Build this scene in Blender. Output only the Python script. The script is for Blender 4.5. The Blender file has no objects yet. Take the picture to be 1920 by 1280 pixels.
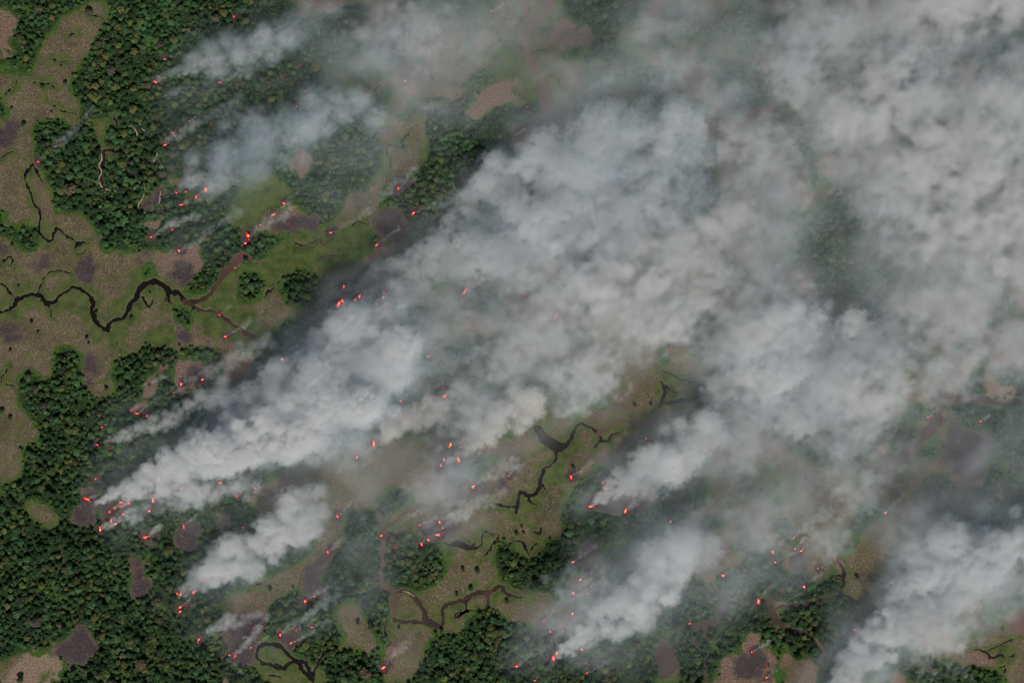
import bpy, math, random
import numpy as np
from mathutils import Vector

random.seed(7)
RNG = np.random.default_rng(11)

# ------------------------------------------------------------------ camera, sky, sun, exposure
scene = bpy.context.scene
ALT = 4000.0                       # flying height in metres; one photo pixel is about one metre on the ground
cam_data = bpy.data.cameras.new('camera')
cam_data.sensor_width = 36.0
cam_data.lens = 36.0 * ALT / 1920.0
cam_data.clip_start = 10.0
cam_data.clip_end = 60000.0
camera = bpy.data.objects.new('camera', cam_data)
camera.location = (0, 0, ALT)
scene.collection.objects.link(camera)
scene.camera = camera

SUN_EL, SUN_AZ = math.radians(53), math.radians(168)      # azimuth clockwise from +Y (top of the picture)
world = bpy.data.worlds.new('World'); scene.world = world
world.use_nodes = True
wn = world.node_tree
sky = wn.nodes.new('ShaderNodeTexSky'); sky.sky_type = 'NISHITA'; sky.sun_disc = False
sky.sun_elevation = SUN_EL; sky.sun_rotation = SUN_AZ; sky.altitude = 300
wn.nodes['Background'].inputs[1].default_value = 0.05
wn.links.new(sky.outputs[0], wn.nodes['Background'].inputs[0])
sun_data = bpy.data.lights.new('sun', 'SUN'); sun_data.energy = 4.5; sun_data.angle = math.radians(0.5)
sun_data.color = (1.0, 0.965, 0.915)
sun = bpy.data.objects.new('sun', sun_data)
sd_ = Vector((math.sin(SUN_AZ) * math.cos(SUN_EL), math.cos(SUN_AZ) * math.cos(SUN_EL), math.sin(SUN_EL)))
sun.rotation_euler = sd_.to_track_quat('Z', 'Y').to_euler()
sun.location = (0, 0, 1000)
scene.collection.objects.link(sun)

vs = scene.view_settings
vs.view_transform = 'Standard'; vs.look = 'None'; vs.exposure = -0.22; vs.gamma = 1.0; vs.use_curve_mapping = False
scene.cycles.volume_bounces = 3
scene.cycles.max_bounces = 8
scene.cycles.diffuse_bounces = 2
scene.cycles.glossy_bounces = 2
scene.cycles.transparent_max_bounces = 1024
scene.cycles.volume_step_rate = 4.0
scene.cycles.volume_max_steps = 256
scene.cycles.use_adaptive_sampling = True
scene.cycles.adaptive_threshold = 0.06
scene.cycles.adaptive_min_samples = 16
scene.cycles.sample_clamp_indirect = 4.0
scene.cycles.use_denoising = True

# ------------------------------------------------------------------ helpers
COL = scene.collection
TILE = {'A': (0, 0), 'B': (640, 0), 'C': (1280, 0), 'D': (0, 427), 'E': (640, 427), 'F': (1280, 427),
        'G': (0, 853), 'H': (640, 853), 'I': (1280, 853), 'W': (0, 0)}
def conv(t, pts):
    """survey coordinates (three units to the metre inside a tile, W: metres) to metres from the top-left corner"""
    ox, oy = TILE[t]; k = 1.0 if t == 'W' else 1 / 3.0
    return [(ox + p[0] * k, oy + p[1] * k) + tuple(q * k for q in p[2:3]) + tuple(p[3:]) for p in pts]
def nums(s):
    return [tuple(float(v) for v in p.split(',')) for p in s.split()]
def wx(px): return px - 960.0
def wy(py): return 640.0 - py

def fbm2(ny, nx, cell, wl, beta=1.6, seed=0):
    """random field of unit spread on a grid of CELL metres whose largest features are about WL metres"""
    r = np.random.default_rng(seed)
    f = np.fft.rfft2(r.standard_normal((ny, nx)))
    ky = np.fft.fftfreq(ny, cell)[:, None]; kx = np.fft.rfftfreq(nx, cell)[None]
    k = np.sqrt(kx * kx + ky * ky); k0 = 1.0 / wl
    f *= (k * k + k0 * k0) ** (-beta / 2)
    f[0, 0] = 0
    o = np.fft.irfft2(f, (ny, nx)); return (o / o.std()).astype(np.float32)
def fbm3(n, cell, wl, beta=2.3, seed=0, wind=1.5):
    nz, ny, nx = n
    r = np.random.default_rng(seed)
    f = np.fft.rfftn(r.standard_normal(n).astype(np.float32))
    kz = np.fft.fftfreq(nz, cell)[:, None, None]; ky = np.fft.fftfreq(ny, cell)[None, :, None]; kx = np.fft.rfftfreq(nx, cell)[None, None]
    ku, kv = kx * 0.83 + ky * 0.56, ky * 0.83 - kx * 0.56          # along and across the wind: features are drawn out along it
    k2 = (wind * ku) ** 2 + kv * kv + kz * kz
    f *= (k2 + (1.0 / wl) ** 2) ** (-beta / 2)
    f[0, 0, 0] = 0
    o = np.fft.irfftn(f, n); return (o / o.std()).astype(np.float32)
def blur(a, r):
    """three box passes of radius R cells"""
    a = a.astype(np.float32)
    for _ in range(3):
        for ax in (0, 1):
            p = np.concatenate([np.repeat(a.take([0], ax), r + 1, ax), a, np.repeat(a.take([-1], ax), r, ax)], ax)
            c = np.cumsum(p, ax, dtype=np.float64)
            n = a.shape[ax]
            a = ((c.take(range(2 * r + 1, 2 * r + 1 + n), ax) - c.take(range(0, n), ax)) / (2 * r + 1)).astype(np.float32)
    return a
def sstep(a, b, x):
    t = np.clip((x - a) / (b - a), 0, 1); return t * t * (3 - 2 * t)
def smooth_closed(pts, n=4):
    P = np.array([p[:2] for p in pts]); out = []
    for i in range(len(P)):
        a, b, c, d = P[i - 1], P[i], P[(i + 1) % len(P)], P[(i + 2) % len(P)]
        for t in np.arange(n) / n:
            out.append(0.5 * (2 * b + (c - a) * t + (2 * a - 5 * b + 4 * c - d) * t * t + (3 * b - a - 3 * c + d) * t ** 3))
    return np.array(out)
def smooth_open(pts, step=4.0):
    P = np.array(pts, float); out = []
    for i in range(len(P) - 1):
        a, b, c, d = P[max(i - 1, 0)], P[i], P[i + 1], P[min(i + 2, len(P) - 1)]
        n = max(2, int(np.hypot(*(c - b)[:2]) / step))
        for t in np.arange(n) / n:
            out.append(0.5 * (2 * b + (c - a) * t + (2 * a - 5 * b + 4 * c - d) * t * t + (3 * b - a - 3 * c + d) * t ** 3))
    out.append(P[-1]); return np.array(out)

def new_mesh(name, verts, faces, mat=None, smooth=False):
    me = bpy.data.meshes.new(name)
    verts = np.asarray(verts, np.float32); 
    if isinstance(faces, np.ndarray):
        nf, k = faces.shape
        me.vertices.add(len(verts)); me.vertices.foreach_set('co', verts.ravel())
        me.loops.add(nf * k); me.loops.foreach_set('vertex_index', faces.astype(np.int32).ravel())
        me.polygons.add(nf); me.polygons.foreach_set('loop_start', np.arange(0, nf * k, k, dtype=np.int32))
        me.update(calc_edges=True); 
    else:
        me.from_pydata([tuple(v) for v in verts], [], faces)
    if mat: me.materials.append(mat)
    if smooth: me.polygons.foreach_set('use_smooth', np.ones(len(me.polygons), bool))
    me.update()
    return me
def attr(me, name, data, kind='FLOAT'):
    a = me.attributes.new(name, kind, 'POINT'); a.data.foreach_set('value', np.asarray(data, np.float32).ravel() if kind == 'FLOAT' else np.asarray(data, np.int32))
def add(name, data, parent=None, **props):
    o = bpy.data.objects.new(name, data); COL.objects.link(o)
    if parent: o.parent = parent
    for k, v in props.items():
        if v is not None: o[k] = v
    return o

# ------------------------------------------------------------------ materials
def mat_base(name):
    m = bpy.data.materials.new(name); m.use_nodes = True
    nt = m.node_tree; return m, nt, nt.nodes['Principled BSDF']
def N(nt, t, **kw):
    n = nt.nodes.new(t)
    for k, v in kw.items():
        if k.startswith('i_'):
            n.inputs[int(k[2:])].default_value = v
        else: setattr(n, k, v)
    return n
def ramp(nt, src, stops, interp='LINEAR'):
    r = N(nt, 'ShaderNodeValToRGB'); r.color_ramp.interpolation = interp
    e = r.color_ramp.elements
    while len(e) < len(stops): e.new(0.5)
    for q, (p, c) in zip(e, stops):
        q.position = p; q.color = (*c, 1)
    nt.links.new(src, r.inputs[0]); return r.outputs[0]
def mixc(nt, f, a, b, blend='MIX'):
    m = N(nt, 'ShaderNodeMix', data_type='RGBA', blend_type=blend)
    for s, i in ((f, 0), (a, 6), (b, 7)):
        if hasattr(s, 'links'): nt.links.new(s, m.inputs[i])
        else: m.inputs[i].default_value = s if i == 0 else (*s, 1)
    return m.outputs[2]
def noise(nt, scale, detail=4, rough=0.6, vec=None, dist=0):
    n = N(nt, 'ShaderNodeTexNoise'); n.inputs['Scale'].default_value = scale; n.inputs['Detail'].default_value = detail
    n.inputs['Roughness'].default_value = rough; n.inputs['Distortion'].default_value = dist
    if vec is not None: nt.links.new(vec, n.inputs['Vector'])
    return n.outputs[0]
def math_(nt, op, a, b=None, clamp=False):
    m = N(nt, 'ShaderNodeMath', operation=op, use_clamp=clamp)
    for s, i in ((a, 0), (b, 1)):
        if s is None: continue
        if hasattr(s, 'links'): nt.links.new(s, m.inputs[i])
        else: m.inputs[i].default_value = s
    return m.outputs[0]
def attr_node(nt, name, kind='GEOMETRY'):
    a = N(nt, 'ShaderNodeAttribute'); a.attribute_name = name; a.attribute_type = kind; return a.outputs['Fac']
def position(nt): return N(nt, 'ShaderNodeNewGeometry').outputs['Position']

def make_ground_mat():
    m, nt, b = mat_base('land_cover')
    pos = position(nt)
    fine = noise(nt, 0.30, 3, 0.7, pos); mid = noise(nt, 0.055, 4, 0.6, pos); big = noise(nt, 0.012, 3, 0.5, pos)
    tuft = N(nt, 'ShaderNodeTexVoronoi', feature='F1'); tuft.inputs['Scale'].default_value = 0.26; nt.links.new(pos, tuft.inputs['Vector'])
    td = tuft.outputs['Distance']
    dry = ramp(nt, fine, [(0.30, (0.056, 0.044, 0.026)), (0.5, (0.108, 0.086, 0.055)), (0.70, (0.205, 0.168, 0.115))])
    straw = ramp(nt, td, [(0.12, (1.5, 1.42, 1.28)), (0.45, (0.93, 0.93, 0.93)), (0.8, (0.72, 0.72, 0.72))])
    dry = mixc(nt, 0.8, dry, straw, 'MULTIPLY')
    dry = mixc(nt, math_(nt, 'MULTIPLY', ramp(nt, mid, [(0.47, (0, 0, 0)), (0.62, (1, 1, 1))]), 0.6), dry, (0.085, 0.088, 0.036))
    dry = mixc(nt, math_(nt, 'MULTIPLY', ramp(nt, big, [(0.52, (0, 0, 0)), (0.68, (1, 1, 1))]), 0.4), dry, (0.13, 0.092, 0.066))
    dry = mixc(nt, 0.8, dry, ramp(nt, noise(nt, 0.021, 5, 0.65, pos, 0.6), [(0.3, (0.62, 0.62, 0.60)), (0.5, (1, 1, 1)), (0.7, (1.32, 1.27, 1.22))]), 'MULTIPLY')
    grass = ramp(nt, mid, [(0.32, (0.032, 0.052, 0.015)), (0.5, (0.062, 0.084, 0.024)), (0.7, (0.098, 0.105, 0.036))])
    grass = mixc(nt, 0.35, grass, ramp(nt, fine, [(0.3, (0.55, 0.55, 0.55)), (0.7, (1.4, 1.4, 1.4))]), 'MULTIPLY')
    floor = ramp(nt, fine, [(0.3, (0.010, 0.018, 0.008)), (0.55, (0.022, 0.043, 0.014)), (0.75, (0.038, 0.065, 0.018))])
    burnt = ramp(nt, fine, [(0.3, (0.026, 0.019, 0.020)), (0.5, (0.054, 0.040, 0.040)), (0.72, (0.108, 0.082, 0.076))])
    burnt = mixc(nt, ramp(nt, mid, [(0.42, (0, 0, 0)), (0.66, (0.7, 0.7, 0.7))]), burnt, (0.040, 0.031, 0.036))
    ash = noise(nt, 0.10, 5, 0.75, pos, 1.2)
    burnt = mixc(nt, ramp(nt, ash, [(0.56, (0, 0, 0)), (0.72, (0.55, 0.55, 0.55))]), burnt, (0.17, 0.145, 0.135))
    burnt = mixc(nt, ramp(nt, ash, [(0.30, (0.7, 0.7, 0.7)), (0.42, (0, 0, 0))]), burnt, (0.018, 0.014, 0.014))
    rust = ramp(nt, fine, [(0.3, (0.075, 0.046, 0.034)), (0.52, (0.15, 0.098, 0.073)), (0.74, (0.28, 0.20, 0.15))])
    pale = ramp(nt, fine, [(0.3, (0.10, 0.072, 0.05)), (0.52, (0.19, 0.138, 0.097)), (0.74, (0.34, 0.255, 0.185))])
    soot_shade = ramp(nt, fine, [(0.3, (0.008, 0.007, 0.007)), (0.7, (0.028, 0.022, 0.021))])  # black burn with the smoke's cast shadow painted into its colour
    def edge(name, lo=0.32, hi=0.68):
        j = math_(nt, 'ADD', attr_node(nt, name), math_(nt, 'MULTIPLY', math_(nt, 'SUBTRACT', mid, 0.5), 0.9))
        return ramp(nt, j, [(lo, (0, 0, 0)), (hi, (1, 1, 1))])
    c = mixc(nt, edge('grass', 0.25, 0.75), dry, grass)
    c = mixc(nt, edge('pale', 0.15, 0.85), c, pale); c = mixc(nt, edge('rust', 0.15, 0.85), c, rust); c = mixc(nt, edge('burnt', 0.15, 0.85), c, burnt)
    c = mixc(nt, edge('soot_shade', 0.2, 0.8), c, soot_shade)
    c = mixc(nt, edge('forest', 0.35, 0.65), c, floor)
    lush = ramp(nt, fine, [(0.3, (0.022, 0.052, 0.010)), (0.55, (0.045, 0.092, 0.017)), (0.75, (0.07, 0.118, 0.026))])
    c = mixc(nt, edge('lush', 0.25, 0.75), c, lush)
    mud = ramp(nt, fine, [(0.3, (0.09, 0.066, 0.045)), (0.7, (0.16, 0.12, 0.085))])
    c = mixc(nt, ramp(nt, attr_node(nt, 'bank'), [(0.3, (0, 0, 0)), (0.9, (0.55, 0.55, 0.55))]), c, mud)
    nt.links.new(c, b.inputs['Base Color']); b.inputs['Roughness'].default_value = 0.95; b.inputs['Specular IOR Level'].default_value = 0.1
    bp = N(nt, 'ShaderNodeBump'); bp.inputs['Strength'].default_value = 0.6; bp.inputs['Distance'].default_value = 1.4
    nt.links.new(fine, bp.inputs['Height']); nt.links.new(bp.outputs[0], b.inputs['Normal'])
    return m
def make_water_mat():
    m, nt, b = mat_base('river_water')
    pos = position(nt)
    c = mixc(nt, attr_node(nt, 'mud'), (0.008, 0.0062, 0.0055), (0.115, 0.070, 0.050))
    c = mixc(nt, 0.5, c, ramp(nt, noise(nt, 0.03, 4, 0.6, pos), [(0.35, (0.75, 0.75, 0.75)), (0.65, (1.2, 1.2, 1.2))]), 'MULTIPLY')
    nt.links.new(c, b.inputs['Base Color']); b.inputs['Roughness'].default_value = 0.25; b.inputs['IOR'].default_value = 1.33
    b.inputs['Specular IOR Level'].default_value = 0.35
    bp = N(nt, 'ShaderNodeBump'); bp.inputs['Strength'].default_value = 0.15; bp.inputs['Distance'].default_value = 0.2
    nt.links.new(noise(nt, 0.8, 3, 0.6, pos), bp.inputs['Height']); nt.links.new(bp.outputs[0], b.inputs['Normal'])
    return m
def make_sand_mat():
    m, nt, b = mat_base('pale_sand')
    c = ramp(nt, noise(nt, 0.5, 3, 0.6, position(nt)), [(0.3, (0.20, 0.15, 0.105)), (0.7, (0.44, 0.35, 0.27))])
    nt.links.new(c, b.inputs['Base Color']); b.inputs['Roughness'].default_value = 0.95
    return m
def make_leaf_mat(name, kind):
    """kind INSTANCER: tint carried by each tree of the forest; OBJECT: tint property of a single tree"""
    m, nt, b = mat_base(name)
    t = N(nt, 'ShaderNodeAttribute'); t.attribute_name = 'tint'; t.attribute_type = kind
    n = noise(nt, 0.9, 2, 0.6, position(nt))
    c = mixc(nt, 0.7, t.outputs['Color'], ramp(nt, n, [(0.3, (0.55, 0.6, 0.5)), (0.7, (1.45, 1.4, 1.4))]), 'MULTIPLY')
    nt.links.new(c, b.inputs['Base Color']); b.inputs['Roughness'].default_value = 0.7; b.inputs['Specular IOR Level'].default_value = 0.25
    return m
def make_bark_mat():
    m, nt, b = mat_base('bark')
    c = ramp(nt, noise(nt, 2.0, 3, 0.6), [(0.3, (0.05, 0.035, 0.025)), (0.7, (0.13, 0.10, 0.075))])
    nt.links.new(c, b.inputs['Base Color']); b.inputs['Roughness'].default_value = 0.9
    return m
def make_log_mat():
    m, nt, b = mat_base('dead_wood')
    c = ramp(nt, noise(nt, 1.0, 3, 0.6), [(0.3, (0.20, 0.14, 0.10)), (0.7, (0.42, 0.33, 0.25))])
    nt.links.new(c, b.inputs['Base Color']); b.inputs['Roughness'].default_value = 0.9
    return m
def make_fire_mat(name, stops, strength, scale):
    m = bpy.data.materials.new(name); m.use_nodes = True; nt = m.node_tree
    nt.nodes.remove(nt.nodes['Principled BSDF'])
    e = N(nt, 'ShaderNodeEmission'); nt.links.new(ramp(nt, noise(nt, scale, 3, 0.6), stops), e.inputs[0]); e.inputs[1].default_value = strength
    nt.links.new(e.outputs[0], nt.nodes['Material Output'].inputs[0])
    m.cycles.emission_sampling = 'NONE'
    return m
def make_smoke_mat(name, thin, thick, knee):
    m = bpy.data.materials.new(name); m.use_nodes = True; nt = m.node_tree
    nt.nodes.remove(nt.nodes['Principled BSDF'])
    v = N(nt, 'ShaderNodeVolumePrincipled')
    v.inputs['Density'].default_value = 0.1; v.inputs['Anisotropy'].default_value = 0.0
    d = attr_node(nt, 'density')
    nt.links.new(ramp(nt, math_(nt, 'DIVIDE', d, 10 * knee), [(0.0, thin), (1.0, thick)]), v.inputs['Color'])
    nt.links.new(v.outputs[0], nt.nodes['Material Output'].inputs['Volume'])
    m.cycles.volume_sampling = 'DISTANCE' if hasattr(m.cycles, 'volume_sampling') else None
    return m
M_GROUND, M_WATER, M_SAND = make_ground_mat(), make_water_mat(), make_sand_mat()
M_LEAF_I, M_LEAF_O, M_BARK, M_LOG = make_leaf_mat('forest_leaves', 'INSTANCER'), make_leaf_mat('tree_leaves', 'OBJECT'), make_bark_mat(), make_log_mat()
M_FLAME = make_fire_mat('flame_red', [(0.3, (1.0, 0.018, 0.012)), (0.7, (1.0, 0.06, 0.03))], 4.0, 0.5)
M_CORE = make_fire_mat('flame_core', [(0.3, (1.0, 0.22, 0.04)), (0.7, (1.0, 0.5, 0.17))], 7.0, 0.5)
M_EMBER_HALO = make_fire_mat('halo_embers', [(0.42, (0.03, 0.004, 0.003)), (0.6, (0.5, 0.02, 0.012)), (0.75, (1.0, 0.06, 0.02))], 0.8, 0.45)  # dull red embers that also stand in for the glow halo round the flames
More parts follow.
